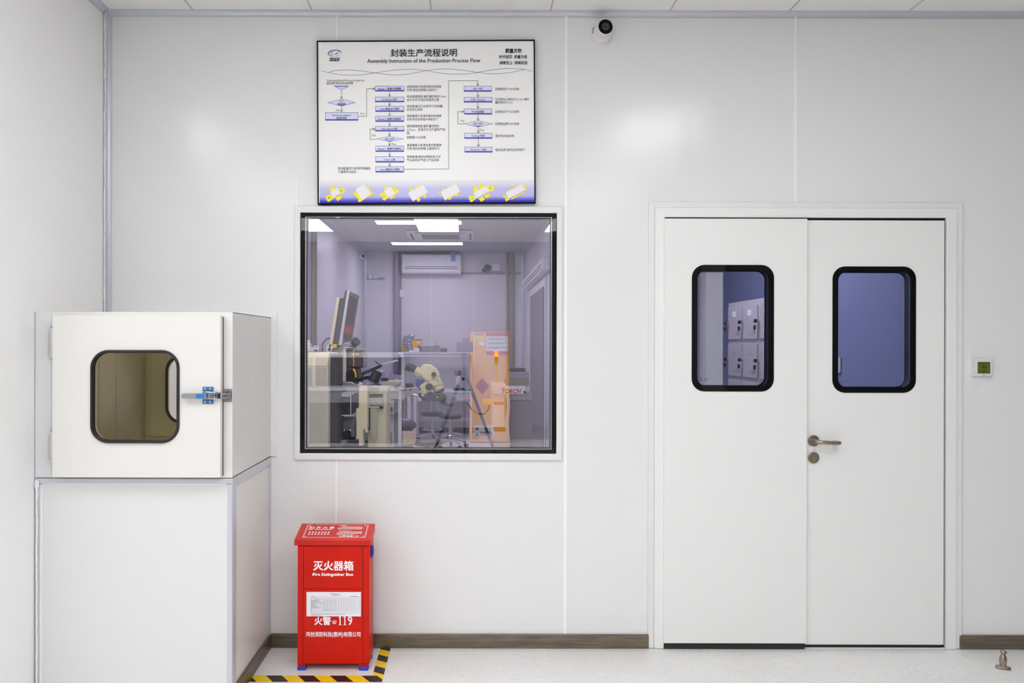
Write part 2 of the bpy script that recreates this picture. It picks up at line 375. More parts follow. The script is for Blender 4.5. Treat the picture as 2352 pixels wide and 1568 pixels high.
# ---------------------------------------------------------------- double door
door = thing('door_1', 'white double door with two rounded black framed panes', 'door', ((dx0 + dx1) / 2, 0, 0), kind='structure')
fx0, fx1, _, fz1 = rect(1489, 464, 2207, 1484, 0)
def arch(x0, x1, z1, ix0, ix1, iz1): return [(x0, 0.002), (ix0, 0.002), (ix0, iz1), (ix1, iz1), (ix1, 0.002), (x1, 0.002), (x1, z1), (x0, z1)]
ax0, ax1, _, az1 = rect(1503, 478, 2192, 1484, 0)
MB().plate(arch(fx0, fx1, fz1, ax0, ax1, az1), [], -0.010, -.0002).build('architrave', M_TRIM, door, bevel=.003)
MB().plate(arch(ax0, ax1, az1, dx0, dx1, dz1), [], -0.016, -.0002).build('door_frame', M_DOOR, door, bevel=.002)
MB().plate(arch(dx0 - .001, dx1 + .001, dz1 + .001, dx0 + .012, dx1 - .012, dz1 - .012), [], 0.036, 0.099).build('door_stop_bead', M_GAP, door)
def leaf(px0, py0, px1, py1, Y, q, name):
    x0, x1, z0, z1 = rect(px0, py0, px1, py1, Y)
    a, b, g, h = rect(q[0], q[1], q[2], q[3], Y); r = 0.060
    out = rrect(a, b, g, h, r)
    lf = MB().plate(qrect(x0, x1, z0, z1), [out], Y, Y + .05).build(name, M_DOOR, door, bevel=.0015)
    i = 0.0255; inn = rrect(a + i, b - i, g + i, h - i, r - .018)
    MB().plate(rrect(a - .002, b + .002, g - .002, h + .002, r + .002), [inn], Y - .0028, Y - .0005).build('pane_border', M_BLACK, lf)
    MB().plate(rrect(a + .001, b - .001, g + .001, h - .001, r), [], Y - .0062, Y - .0030).build('outer_pane', G_CLEAR, lf)
    MB().plate(rrect(a + .001, b - .001, g + .001, h - .001, r), [rrect(a + .010, b - .010, g + .010, h - .010, r - .008)], Y + .001, Y + .046).build('pane_channel', mat('channel_steel', (96, 110, 140), 0.35, metal=.7), lf)
    MB().plate(rrect(a + .002, b - .002, g + .002, h - .002, r), [], Y + .047, Y + .0498).build('inner_pane', G_DOOR, lf)
    MB().plate(rrect(a + .003, b - .003, g + .003, h - .003, r), [inn], Y + .0505, Y + .053).build('inner_pane_border', M_BLACK, lf)
    MB().box(x0 + .004, x1 - .004, Y + .012, Y + .040, .004, z0 + .002).build('gap_block', M_GAP, lf)  # dark strip added to stop light leaking under the leaf
    tx = MB()
    ex, ez = at(q[0], q[3], Y).x, at(q[0], q[3], Y).z
    for k, (u, v, l, t) in enumerate(((.060, .058, .012, .0035), (.055, .052, .022, .0012), (.054, .049, .025, .0008), (.040, .049, .006, .006))):
        tx.box(ex + u, ex + u + l, Y - .0029 + .003, Y - .0026 + .003, ez + v, ez + v + t)
    tx.build('pane_stamp', M_INKG, lf)
    return lf
MB().plate(arch(dx0 - .0005, dx1 + .0005, dz1 + .0005, dx0 + .004, dx1 - .004, dz1 - .005), [], .002, .030).build('door_gasket', M_GAP, door)
leaf(1526.5, 501.5, 1852.5, 1477.5, -0.030, (1590, 609, 1776, 898), 'door_leaf')
lr = leaf(1849.5, 505.5, 2167.4, 1480.5, -0.012, (1913, 612.5, 2102, 901), 'door_leaf')
# lever handle and lock on the second leaf
Y = -0.012
hc = at(1867.5, 1011.5, Y); lc = at(1868, 1050.5, Y)
h = MB().lathe([(0.027, 0), (0.027, .008), (0.025, .010), (0, .010)], hc, (0, -1, 0)).build('handle_rose', M_STEEL, lr, smooth=True)
e = at(1936, 1017, Y - .055)
pts = [(hc.x, Y - .008, hc.z), (hc.x, Y - .030, hc.z)]
for i in range(7):
    a = PI / 2 * i / 6; pts.append((hc.x + .022 * (1 - math.cos(a)), Y - .033 - .022 * math.sin(a), hc.z - .002 * i / 6))
xe = e.x - .010
pts += [(xe - .022, Y - .055, hc.z - .006)]
for i in range(1, 8):
    a = PI * i / 7; pts.append((xe - .016 + .014 * math.sin(a), Y - .041 - .014 * math.cos(a), hc.z - .006))
pts += [(xe - .022, Y - .027, hc.z - .006)]
MB().tube(pts, 0.0098, 14).build('lever_handle', M_STEEL, lr, smooth=True)
k = MB().lathe([(0.0272, 0), (0.0272, .008), (0.025, .010), (0, .010)], lc, (0, -1, 0)).build('lock_rose', M_STEEL, lr, smooth=True)
m = MB(); m.lathe([(0.0082, 0), (0.0082, .002), (0, .002)], (lc.x, Y - .010, lc.z + .006), (0, -1, 0), 16); m.box(lc.x - .0042, lc.x + .0042, Y - .0118, Y - .009, lc.z - .014, lc.z + .004)
m.build('lock_cylinder', M_BRASS, lr, smooth=True)
MB().box(lc.x - .0012, lc.x + .0012, Y - .0124, Y - .0118, lc.z + .002, lc.z + .011).build('keyhole', M_DARK, lr)

# ---------------------------------------------------------------- pass box and its stand
pb = thing('pass_box', 'white wall mounted pass box with smoked rounded window and toggle latch', 'pass box', ((BX0 + BX1) / 2, BY, BZ0))
dpx0, dpx1, dpz0, dpz1 = rect(120, 724, 506, 1097, BY - .045)
wq = rrect(*rect(208, 803, 412.5, 1018, BY - .045), 0.072)
wl, wr, wb, wt = rect(208, 803, 412.5, 1018, BY - .045)
x_in0, x_in1 = -1.655, -1.01
m = MB(); m.box(BX1 - .004, BX1, BY, 0.0, BZ0, BZ1); m.box(BX0 + .002, BX1, BY, 0.0, BZ1 - .004, BZ1); m.box(BX0 + .002, BX1, BY, 0.0, BZ0, BZ0 + .004)
m.build('casing', mat('casing_enamel', (226, 224, 221), 0.33, var=.02), pb, bevel=.001)
strip_x = at(119, 900, BY).x
MB().plate(qrect(strip_x, BX1 - .0002, BZ0 + .001, BZ1 - .001), [qrect(x_in0, x_in1, BZ0 + .06, BZ1 - .06)], BY - .002, BY + .02).build('front_frame', M_PASS, pb, bevel=.001)
MB().box(BX0 + .004, strip_x - .001, BY - .001, BY + .02, BZ0 + .001, BZ1 - .001).build('side_filler', mat('filler_grey', (218, 221, 224), .35), pb)
M_INOX = mat('pass_box_lining', (214, 206, 186), 0.42, metal=0.35, var=0.10, vscale=(5, 5, 5))
m = MB(); m.box(x_in0 - .004, x_in0, BY + .02, .165, BZ0 + .05, BZ1 - .05); m.box(x_in1, x_in1 + .004, BY + .02, .165, BZ0 + .05, BZ1 - .05)
m.box(x_in0, x_in1, BY + .02, .165, BZ0 + .05, BZ0 + .056); m.box(x_in0, x_in1, BY + .02, .165, BZ1 - .056, BZ1 - .05)
for yy in (-.55, -.36, -.18): m.box(x_in0, x_in0 + .002, yy, yy + .012, BZ0 + .056, BZ1 - .056)
lining = m.build('lining', M_INOX, pb)
bw = rect(386, 818, 560, 968, .17)
MB().box(-1.55, -1.12, -.30, -.27, BZ1 - .075, BZ1 - .058).build('interior_glow', mat('passbox_fill', (255, 244, 214), .5, emit=7.0), pb)  # added glowing bar, out of view, brightens the pass box interior
m = MB(); m.plate(qrect(x_in0 - .02, x_in1 + .02, BZ0 + .03, BZ1 - .03), [rrect(bw[0], bw[1], bw[2], bw[3], .075)], .166, .20)
m.plate(qrect(at(341, 900, .16).x, x_in1, at(340, 1001, .16).z, BZ1 - .05), [qrect(at(341, 900, .16).x + .012, x_in1 - .004, at(340, 1001, .16).z + .012, BZ1 - .054)], .155, .166)
rd = m.build('rear_door', mat('rear_door_olive', (226, 222, 190), .45), pb)
MB().plate(rrect(bw[0] - .01, bw[1] + .01, bw[2] - .01, bw[3] + .01, .085), [rrect(bw[0] + .004, bw[1] - .004, bw[2] + .004, bw[3] - .004, .072)], .158, .166).build('rear_gasket', M_RUB, rd)
MB().plate(rrect(bw[0], bw[1], bw[2], bw[3], .075), [], .176, .18).build('rear_pane', G_CLEAR, rd)
MB().pbox(228, 818, 244, 834, -.02, .01).build('fan_plate', mat('fan_plate_dark', (120, 116, 108), .5), lining)
d = MB().plate(qrect(dpx0, dpx1, dpz0, dpz1), [rrect(wl + .006, wr - .006, wb + .006, wt - .006, .068)], BY - .045, BY - .004).build('front_door', M_PASS, pb, bevel=.002)
gk = MB()
for i, (x, z) in enumerate(rrect(wl + .007, wr - .007, wb + .007, wt - .007, .066, 10)): pass
lp = rrect(wl + .007, wr - .007, wb + .007, wt - .007, .066, 10)
sec = [[(x, BY - .045, z) for x, z in rrect(wl, wr, wb, wt, .073, 10)], [(x, BY - .054, z) for x, z in rrect(wl + .003, wr - .003, wb + .003, wt - .003, .070, 10)],
       [(x, BY - .054, z) for x, z in rrect(wl + .010, wr - .010, wb + .010, wt - .010, .063, 10)], [(x, BY - .030, z) for x, z in rrect(wl + .013, wr - .013, wb + .013, wt - .013, .060, 10)]]
gk.loops(sec, caps=False); gk.build('window_gasket', M_RUB, d, smooth=True)
MB().plate(rrect(wl + .008, wr - .008, wb + .008, wt - .008, .065), [], BY - .036, BY - .031).build('window_pane', G_PASS, d)
MB().box(dpx1 - .003, dpx1 + .001, BY - .016, BY - .006, dpz0 + .004, dpz1 - .004).build('door_seal', M_RUB, d)
for py0, py1 in ((750, 824), (988, 1064)):   # hinges
    x0, x1, z0, z1 = rect(112, py0, 121, py1, BY - .02)
    hg = MB().cyl((x1 - .006, BY - .022, z0 + .018), (x1 - .006, BY - .022, z1 - .018), .0085, n=16).build('hinge', mat('hinge_satin', (206, 198, 186), .35, metal=.8), pb, smooth=True)
    m = MB(); m.cyl((x1 - .005, BY - .022, z0), (x1 - .005, BY - .022, z0 + .017), .006, n=14); m.cyl((x1 - .005, BY - .022, z1 - .017), (x1 - .005, BY - .022, z1), .006, n=14)
    m.box(x1 - .004, x1 + .004, BY - .030, BY - .003, z0 + .004, z1 - .004); m.build('hinge_knuckle', M_CHROME, hg, smooth=True)
# flange on the wall and rear cover
fl = rect(BX1, 0, 637, 0, 0)
MB().plate([(BX1, BZ0), (at(637, 900, 0).x, BZ0), (at(637, 900, 0).x, BZ1 + .03), (BX0 + .03, BZ1 + .03), (BX0 + .03, BZ1 + .001), (BX1, BZ1 + .001)], [], -.008, -.0003).build('wall_flange', M_TRIM, pb, bevel=.001)
# toggle latch
Yd = BY - .045
latch = MB().pbox(464, 899, 504, 917, Yd - .012, .012).build('toggle_latch', M_CHROME, pb, bevel=.002, label='zinc toggle latch with peeling blue film')
MB().pbox(465, 888, 489.5, 898.6, Yd - .004, .004).build('mount_plate', M_BLUEF, latch, bevel=.001)
MB().pbox(465, 917.4, 489.5, 927.5, Yd - .004, .004).build('mount_plate', M_BLUEF, latch, bevel=.001)
MB().pbox(479, 900, 494, 916.5, Yd - .026, .0138).build('latch_body', M_CHROME, latch, bevel=.003)
x0, x1, z0, z1 = rect(416, 903, 474, 915, Yd - .022)
MB().plate(rrect(x0, x1, z0, z1, (z1 - z0) / 2.1), [], Yd - .024, Yd - .020).build('latch_lever', M_ALU, latch, bevel=.0008)
MB().pbox(450, 904, 470, 914.5, Yd - .0250, .0009).build('lever_film', M_BLUEF, latch)
for py, py2 in ((904, 905), (914, 913)): MB().tube([at(492, py, Yd - .02), at(522, py2, BY - .018)], .0022).build('latch_bail', M_CHROME, latch, smooth=True)
MB().pbox(500, 903, 505, 915, Yd - .020, .008).build('bail_pivot', M_DARK, latch)
def screw(px, py, Y, r, par, name): MB().lathe([(r, 0), (r, .002), (r * .4, .003), (0, .003)], at(px, py, Y), (0, -1, 0), 14).build(name, M_BRASS, par, smooth=True)
for px, py in ((471, 892.5), (483, 892.5), (471, 923), (483, 923)): screw(px, py, Yd - .004, .0048, latch, 'latch_screw')
kp = MB().pbox(515, 893, 532.5, 922.5, BY - .006, .004).build('latch_keeper', mat('keeper_steel', (150, 160, 185), .25, metal=.9), pb, bevel=.001)
MB().pprism([(518, 904), (530, 902), (530, 914), (518, 914)], BY - .016, .010).build('keeper_hook', M_STEEL, kp, bevel=.002)
for px, py in ((519, 896), (527.5, 896), (519, 919), (527.5, 919)): screw(px, py, BY - .006, .0035, kp, 'keeper_screw')

# stand below the pass box
st = thing('pass_box_stand', 'tall white panelled stand boxing in the corner below the pass box', 'stand', ((BX0 + BX1) / 2, BY, 0))
MB().box(BX0 + .004, BX1 - .008, BY + .010, BY + .045, 0, BZ0 - .002).build('front_panel', mat('stand_panel', (224, 224, 225), .34, bump=.03, bscale=(3, 3, 3)), st)
MB().box(BX1 - .045, BX1 - .004, BY + .012, -.001, 0, BZ0 - .002).build('side_panel', mat('stand_side_panel', (228, 228, 225), .3, bump=.03, bscale=(3, 3, 3)), st)
z_t = at(300, 1111, BY).z
m = MB()
m.box(BX0 + .002, BX1 - .001, BY - .001, BY + .010, z_t, BZ0 - .003)
m.build('top_strip', M_COVE, st, bevel=.004, seg=3)
xs = at(92, 1300, BY).x
MB().box(BX0 + .002, xs, BY + .0015, BY + .010, 0, z_t - .0005).build('corner_strip', M_COVE, st, bevel=.004, seg=3)
xc = at(521, 1300, BY).x
m = MB(); m.box(xc, BX1 - .001, BY - .001, BY + .010, 0, z_t - .0005); m.build('edge_strip', M_COVE, st, bevel=.002)
MB().box(BX1 - .005, BX1 + .001, BY + .001, BY + .060, 0, BZ0 - .003).build('edge_strip', M_COVE, st, bevel=.002)
MB().box(BX1 - .0045, BX1 + .0015, BY + .061, -.001, BZ0 - .042, BZ0 - .002).build('side_top_strip', M_COVE, st, bevel=.003)
MB().box(BX1 - .0045, BX1 + .001, -.035, -.001, .069, BZ0 - .043).build('side_rear_strip', M_COVE, st, bevel=.002)
m = MB()
m.box(xs - .0005, xs + .0025, BY + .0035, BY + .011, 0, z_t); m.box(xs, xc, BY + .0035, BY + .011, z_t - .003, z_t + .0005); m.box(xc - .0025, xc + .0005, BY + .0035, BY + .011, 0, z_t)
m.build('sealant_line', M_SEAM, st)
m = MB()
for i in range(60):
    m.sphere((BX0 + .010 + random.random() * .003, BY - .001 - .002 * random.random(), .02 + i * .0150), .0042 + random.random() * .0022, n=8, sc=(.8, .6, 4.0))
m.sphere((BX0 + .012, BY - .004, BZ0 - .03), .011, n=10, sc=(.9, .6, 2))
m.build('caulk', M_CAULK, st, smooth=True)

# ---------------------------------------------------------------- fire extinguisher box
FY, FB = -0.287, -0.125
fx0_, fx1_ = at(683.5, 1400, FY).x, at(848, 1400, FY).x
fzb = at(760, 1525, FY).z; fzt = at(760, 1254, FY).z
fb = thing('fire_extinguisher_box', 'red steel fire extinguisher box with white lettering and sloped lid', 'extinguisher box', ((fx0_ + fx1_) / 2, (FY + FB) / 2, 0))
body = MB().box(fx0_, fx1_, FY + .004, FB, fzb, fzt + .03).build('body', M_RED, fb, bevel=.002)
ix0, ix1 = at(696, 1300, FY).x, at(834, 1300, FY).x
zs = at(760, 1352, FY).z
MB().box(fx0_, ix0, FY, FY + .004, fzb, fzt).build('side_stile', M_RED, body, bevel=.001)
MB().box(ix1, fx1_, FY, FY + .004, fzb + .003, fzt).build('side_stile', M_RED, body, bevel=.001)
drp = MB().box(ix0 + .0025, ix1 - .0025, FY - .001, FY + .004, zs + .001, fzt).build('drop_door', M_RED, fb, bevel=.001)
fp = MB().box(ix0 + .001, ix1 - .001, FY - .0005, FY + .004, fzb + .002, zs - .001).build('front_panel', M_RED, fb, bevel=.001)
MB().box(ix0 - .0005, ix0 + .0022, FY + .001, FY + .0043, zs, fzt).build('door_gap', M_GAP, fb); MB().box(ix1 - .0022, ix1 + .0005, FY + .001, FY + .0043, zs, fzt).build('door_gap', M_GAP, fb)
MB().pbox(719, 1352, 733, 1354.5, FY - .004, .003).build('hinge_tab', M_RED, drp); MB().pbox(804, 1351, 817, 1353.5, FY - .004, .003).build('hinge_tab', M_RED, drp)
m = MB()
ptext(m, '灭火器箱', 720, 1288, 811.5, 1309.5, FY - .0016, bold=.022)
m.build('lettering', M_WHITE, drp); m = MB()
ptext(m, 'Fire Extinguisher Box', 719.5, 1315.5, 811.5, 1323.8, FY - .0016, bold=.03)
m.sphere(at(719.5, 1319, FY - .0012), .005, n=10, sc=(1, .06, 1))
m.build('lettering', M_WHITE, drp)
m = MB()
ptext(m, '火警', 722.4, 1416, 759.7, 1435, FY - .0011, bold=.02)
m.build('lettering', M_WHITE, fp); m = MB(); ptext(m, '☎', 762, 1424, 773.5, 1432.5, FY - .0011, bold=.0)
m.build('telephone_sign', M_WHITE, fp); m = MB(); ptext(m, '9', 799, 1415, 809, 1435, FY - .0011, bold=.01); yq = FY - .0012
for xq in (777, 788): m.poly([at(x, y, yq) for x, y in ((xq + .2, 1417.8), (xq + 3, 1415.6), (xq + 5.4, 1415), (xq + 5.4, 1433.8), (xq + 8, 1434.3), (xq + 8, 1435), (xq + .4, 1435), (xq + .4, 1434.3), (xq + 2.9, 1433.8), (xq + 2.9, 1417.6), (xq + .4, 1418.4))])
m.build('lettering', M_WHITE, fp); m = MB(); ptext(m, '鸿创消防科技(惠州)有限公司', 702.5, 1450.5, 828, 1463.5, FY - .0011, bold=.015)
m.build('lettering', M_WHITE, fp)
# lid
lx0, lx1 = at(676, 1246, FY - .004).x, at(851.8, 1246, FY - .004).x
bx0, bx1 = lx0, lx1
zlf, zlb = at(760, 1252.5, FY - .004).z, at(760, 1240, FY - .004).z
zbk = at(760, 1202, FB).z
YL = FY - .006
lid = MB()
prof = [(YL, zlf), (YL, zlb), (FB + .002, zbk), (FB + .002, zbk - .035)]
lid.loops([[(lx0, y, z) for y, z in prof], [(lx1, y, z) for y, z in prof]])
lid = lid.build('lid', M_REDL, fb, bevel=.0015)
def LID(u, v): return Vector((lx0 + (lx1 - lx0) * u, YL + (FB - YL) * v, zlb + (zbk - zlb) * v + .0012))
def ltext(mb, s, u0, v0, u1, v1, **k): text(mb, s, lambda u, v: LID(u0 + (u1 - u0) * u, v0 + (v1 - v0) * v), **k)
def lbar(mb, u0, v0, u1, v1): mb.poly([LID(u0, v0), LID(u1, v0), LID(u1, v1), LID(u0, v1)])
m = MB()
for u0, v0, u1, v1 in ((.09, .14, .92, .155), (.10, .905, .165, .92), (.20, .905, .92, .92), (.09, .14, .094, .92), (.102, .14, .106, .92), (.906, .14, .910, .92), (.917, .14, .921, .92),
                       (.11, .82, .14, .835), (.11, .20, .14, .215), (.87, .82, .90, .835), (.87, .20, .90, .215), (.136, .82, .14, .90), (.136, .15, .14, .21), (.87, .82, .874, .90), (.87, .15, .874, .21)):
    lbar(m, u0, v0, u1, v1)
ltext(m, '灭', .226, .67, .285, .79, bold=.02); ltext(m, '火', .315, .67, .375, .79, bold=.02); ltext(m, '器', .405, .67, .465, .79, bold=.02)
lbar(m, .13, .67, .20, .79)
ltext(m, 'FIRE   EXTINGUISHER', .125, .59, .445, .635, bold=.02)
ltext(m, '火警电话:119', .567, .185, .822, .265, bold=.03)
for v in (.31, .42):
    for i in range(7): lbar(m, .15 + i * .042, v, .172 + i * .042, v + .06)
for u0, n, v in ((.53, 4, .83), (.565, 11, .765), (.52, 14, .70), (.52, 13, .635)):
    for i in range(n): lbar(m, u0 + i * .025, v, u0 + .019 + i * .025, v + .035)
for u0, u1, v in ((.535, .70, .53), (.555, .86, .475), (.53, .86, .42), (.525, .86, .365), (.53, .76, .31)):
    u = u0
    while u < u1:
        l = .012 + .02 * random.random(); lbar(m, u, v, min(u + l, u1), v + .025); u += l + .006
m.build('lid_print', M_WHITE, lid)
m = MB(); lbar(m, .142, .69, .160, .74); lbar(m, .168, .69, .19, .77)
for v in m.bm.verts: v.co.z += .0005
m.build('pictogram', M_REDL, lid)
# feet, blue caps, side rings
for px0, px1 in ((681, 704), (822, 848)):
    for yy in (FY, FB - .025):
        x0, x1 = at(px0 + 2, 1530, FY).x, at(px1 - 2, 1530, FY).x
        ft = MB().loops([[(x0 + .004, yy + .004, .016), (x1 - .004, yy + .004, .016), (x1 - .004, yy + .022, .016), (x0 + .004, yy + .022, .016)],
                         [(x0, yy, fzb + .001), (x1, yy, fzb + .001), (x1, yy + .03, fzb + .001), (x0, yy + .03, fzb + .001)]]).build('foot', M_RED, fb)
        MB().box(x0, x1, yy - .002, yy + .026, 0, .0165).build('foot_cap', M_BLUEP, ft, bevel=.003)
m = MB(); cx_, cz_ = fx1_ + .004, at(850, 1268, FY + .06).z
m.tube([(cx_, FY + .08 + .026 * math.cos(2 * PI * i / 20), cz_ + .026 * math.sin(2 * PI * i / 20)) for i in range(21)], .0045, 8)
m.build('carry_ring', M_BLUEP, body, smooth=True)
# inspection sheet taped on the box
sh = thing('inspection_sheet', 'white inspection form stuck on the red extinguisher box', 'paper sheet', at(766, 1415, FY - .003))
P0, P1, Q0, Q1 = 704, 829, 1359, 1415.3
ys = FY - .0026
paper = MB().pbox(P0, Q0, P1, Q1, ys, .0012).build('sheet', M_PAPER, sh)
m = MB(); yl = ys - .0004
zc = lambda x, y: (695 + x / 12.06, 1350 + y / 12.06)
for y in (255, 290, 322, 356, 390, 422, 456, 490, 524, 558, 594, 628, 660, 705): fline(m, [zc(230, y), zc(1585, y - 8)], .45, yl)
for x in (565, 640, 715, 785, 855, 925, 995, 1065, 1140, 1210, 1285, 1355, 1425): fline(m, [zc(x, 288), zc(x, 620)], .4, yl)
for x in (230, 1585): fline(m, [zc(x, 255), zc(x, 705)], .45, yl)
m.build('form_lines', mat('form_ink', (176, 168, 192), .6), paper)
m = MB()
def dashes(x0, x1, y, h):
    x = x0
    while x < x1:
        l = 14 + 20 * random.random(); a, b = zc(x, y), zc(min(x + l, x1), y + h); flat(m, a[0], a[1], b[0], b[1], yl); x += l + 7
FPM = mat('form_print', (132, 142, 160), .6)
dashes(762, 1065, 158, 20); dashes(825, 1005, 194, 16); m.build('form_title', FPM, paper); m = MB()
dashes(240, 350, 232, 16); m.build('form_note', FPM, paper); m = MB(); dashes(1310, 1550, 226, 18); m.build('form_note', FPM, paper); m = MB(); dashes(360, 440, 300, 12); m.build('form_heading', FPM, paper); m = MB()
for i, l in enumerate((250, 190, 320, 95, 150, 170, 225, 35, 35)): dashes(235, 235 + l, 336 + i * 34, 12)
m.build('form_rows', FPM, paper); m = MB()
for i in range(8):
    for x in (595, 675, 745, 815, 890): dashes(x, x + 22, 340 + i * 34, 10)
dashes(575, 900, 612, 14); m.build('form_ticks', FPM, paper); m = MB(); dashes(235, 1180, 720, 14); dashes(235, 510, 755, 12)
m.build('form_footer', mat('form_print', (132, 142, 160), .6), paper)

# hazard tape on the floor
x1t, x0t = -.377, -.427
MB().box(BX1 + .008, x1t, -.414, -.348, 0.0008, .0016).build('hazard_tape', tape_mat(-.60), label='yellow and black hazard tape on the floor in front of the red box', cat='floor tape', group='hazard tape around the red box')
MB().box(x0t, x1t, -.347, -.016, 0.0008, .0016).build('hazard_tape', tape_mat(PI / 2 + .55), label='yellow and black hazard tape on the floor right of the red box', cat='floor tape', group='hazard tape around the red box')

# ---------------------------------------------------------------- door holder on the floor, thermostat, camera
dsl = at(2304, 1531, -.25)
ds = thing('door_holder', 'small steel magnetic door holder standing on the floor by right baseboard', 'door stop', (dsl.x, -.25, 0))
lp = lambda s, z: [(dsl.x + .030 * s * math.cos(2 * PI * i / 28) * .95 + .0, -.25 + .018 * s * math.sin(2 * PI * i / 28) - .010 * s * math.cos(2 * PI * i / 28), z) for i in range(28)]
MB().loops([lp(1, 0), lp(1, .010), lp(.93, .012)]).build('base', M_STEEL, ds, smooth=True)
MB().lathe([(.0135, .012), (.0142, .020), (.0165, .040), (.0135, .055), (.0085, .066), (.0075, .070)], (dsl.x, -.25, 0)).build('stem', M_STEEL, ds, smooth=True)
MB().sphere((dsl.x, -.252, .078), .0145, sc=(1, 1, .72), rot=Matrix.Rotation(.35, 3, 'Y').to_quaternion()).build('head', M_STEEL, ds, smooth=True)

th = thing('thermostat', 'white square thermostat with green screen on wall right of door', 'thermostat', at(2258, 864, 0))
tb = MB().pbox(2236.5, 822.5, 2279.5, 863.5, -.022, .0215).build('housing', M_WHITEM, th, bevel=.003)
MB().pbox(2246, 831, 2274.5, 857.5, -.0227, .001).build('bezel', M_GAP, th)
sc_ = MB().pbox(2247, 832.2, 2273.5, 856.5, -.0232, .0006).build('screen', mat('lcd_green', (92, 112, 36), .25), th)
m = MB(); ptext(m, '2', 2256, 838.5, 2260, 844.7, -.0235, bold=.02); ptext(m, '1', 2262.5, 839, 2264.5, 844.7, -.0235, bold=.02)
for a in ((2249, 833, 2254, 833.8), (2252, 852, 2267, 852.8), (2258.5, 850.8, 2260.5, 853.4), (2250, 836.5, 2251.5, 838.5), (2252, 849.5, 2254.5, 850.5)): flat(m, *a, -.0235)
m.build('digits', mat('lcd_ink', (28, 40, 16), .5), sc_)
m = MB(); m.lathe([(.0055, 0), (.0055, .001), (.0045, .001)], at(2260.5, 826.4, -.022), (0, -1, 0), 20); m.build('button', M_TRIM, th, smooth=True)
m = MB(); flat(m, 2256.3, 860, 2263, 861, -.0223); m.build('brand_mark', M_INKG, th); m = MB(); m.pbox(2236.8, 856, 2238.2, 857.8, -.0222, .001); m.build('sensor_hole', M_INKG, th); m = MB()
for i in range(9): m.pbox(2236.6, 823 + i * 2.2, 2237.6, 824 + i * 2.2, -.0222, .001)
m.build('vent_slots', M_INKG, th)

cc = thing('dome_camera', 'white turret security camera with black lens high on the wall', 'security camera', at(1385, 105, 0))
c0 = at(1382, 79, 0)
MB().lathe([(.0, 0.0003), (.052, .0003), (.054, .006), (.050, .022), (.044, .036), (.041, .038), (0, .038)], c0, (0, -1, 0), 40).build('base', M_WHITEM, cc, smooth=True)
dirv = Vector((.10, -1, -.02)).normalized()
q = dirv.to_track_quat('Z', 'Y'); bc = c0 + Vector((.005, -.040, .012))
hd = MB().lathe([(.030, -.024), (.038, -.012), (.0415, .004), (.040, .020), (.0375, .030), (.0365, .031), (.0355, .027), (0, .027)], bc, dirv, 40).build('head', M_WHITEM, cc, smooth=True)
MB().lathe([(.0350, .0), (.0350, .0005), (0, .0005)], bc + dirv * .0272, dirv, 40).build('lens_cover', M_BLACK, hd, smooth=True)
m = MB(); m.lathe([(.0185, 0), (.0185, .0006), (.0165, .0006), (.0165, .0012), (0, .0012)], bc + dirv * .0277, dirv, 32); m.build('lens_ring', mat('lens_grey', (58, 55, 58), .3), hd, smooth=True)
MB().lathe([(.006, 0), (.004, .001), (0, .0012)], bc + dirv * .029, dirv, 24).build('lens', mat('lens_glass', (30, 10, 10), .05), hd, smooth=True)
for px, py in ((1379, 98), (1389, 98), (1397, 98.5)): MB().sphere(at(px, py, -.036), .0016, n=8).build('base_hole', M_INKG, cc)
m = MB(); m.pprism([(1362, 64), (1364, 63), (1363, 76), (1361, 77)], -.030, .004)
m.build('vent_slot', M_INKG, cc)

# ---------------------------------------------------------------- ceiling lights
def led(name, x, y, sx, sy, z, mt, label, group):
    t = thing(name, label, 'ceiling light', (x, y, z - .012), group)
    MB().plate(qrect(0, 1, 0, 1), [], 0, 1).bm.free()
    fr = MB()
    for a0, a1, b0, b1 in ((-sx / 2, sx / 2, -sy / 2, -sy / 2 + .015), (-sx / 2, sx / 2, sy / 2 - .015, sy / 2), (-sx / 2, -sx / 2 + .015, -sy / 2 + .015, sy / 2 - .015), (sx / 2 - .015, sx / 2, -sy / 2 + .015, sy / 2 - .015)):
        fr.box(x + a0, x + a1, y + b0, y + b1, z - .012, z - .0004)
    fr.build('frame', M_WHITEM, t)
    MB().box(x - sx / 2 + .015, x + sx / 2 - .015, y - sy / 2 + .015, y + sy / 2 - .015, z - .010, z - .0005).build('diffuser', mt, t)
    return t
src = led('led_panel_light', -2.22, -2.25, .6, 1.2, ZC, M_LED, 'flat white LED ceiling panel behind the camera, reflected in the glass', 'LED ceiling panels in the front room')
for x in (-2.22, -.42, 1.38, 3.18):
    for y in (-2.25, -4.65, -7.0):
        if (x, y) not in ((-2.22, -2.25), (3.18, -2.25), (3.18, -4.65)): place_copy(src, (x, y, ZC - .012))

# ---------------------------------------------------------------- poster
PY = -.022
pc = at(979, 280, PY)
po = thing('process_poster', 'white framed process flow chart poster with blue boxes above the window', 'poster', pc)
TW = math.radians(.42)
def unt(px, py):     # photo pixel -> pixel on the poster before it is tilted
    a, b = px - 979, py - 280
    return 979 + a * math.cos(TW) - b * math.sin(TW), 280 + a * math.sin(TW) + b * math.cos(TW)
x0, x1, z0, z1 = rect(729, 92, 1229, 468.5, PY)
sheet = MB().box(x0 + .004, x1 - .004, PY, PY + .010, z0 + .004, z1 - .004).build('sheet', mat('poster_sheet', (248, 248, 249), .35), po)
MB().plate(qrect(x0, x1, z0, z1), [qrect(x0 + .006, x1 - .006, z0 + .006, z1 - .006)], PY - .004, PY + .0215).build('frame', M_BLACK, po, bevel=.001)
L1, L2, L3, L4, L5 = PY - .0004, PY - .0008, PY - .0012, PY - .0016, PY - .0020
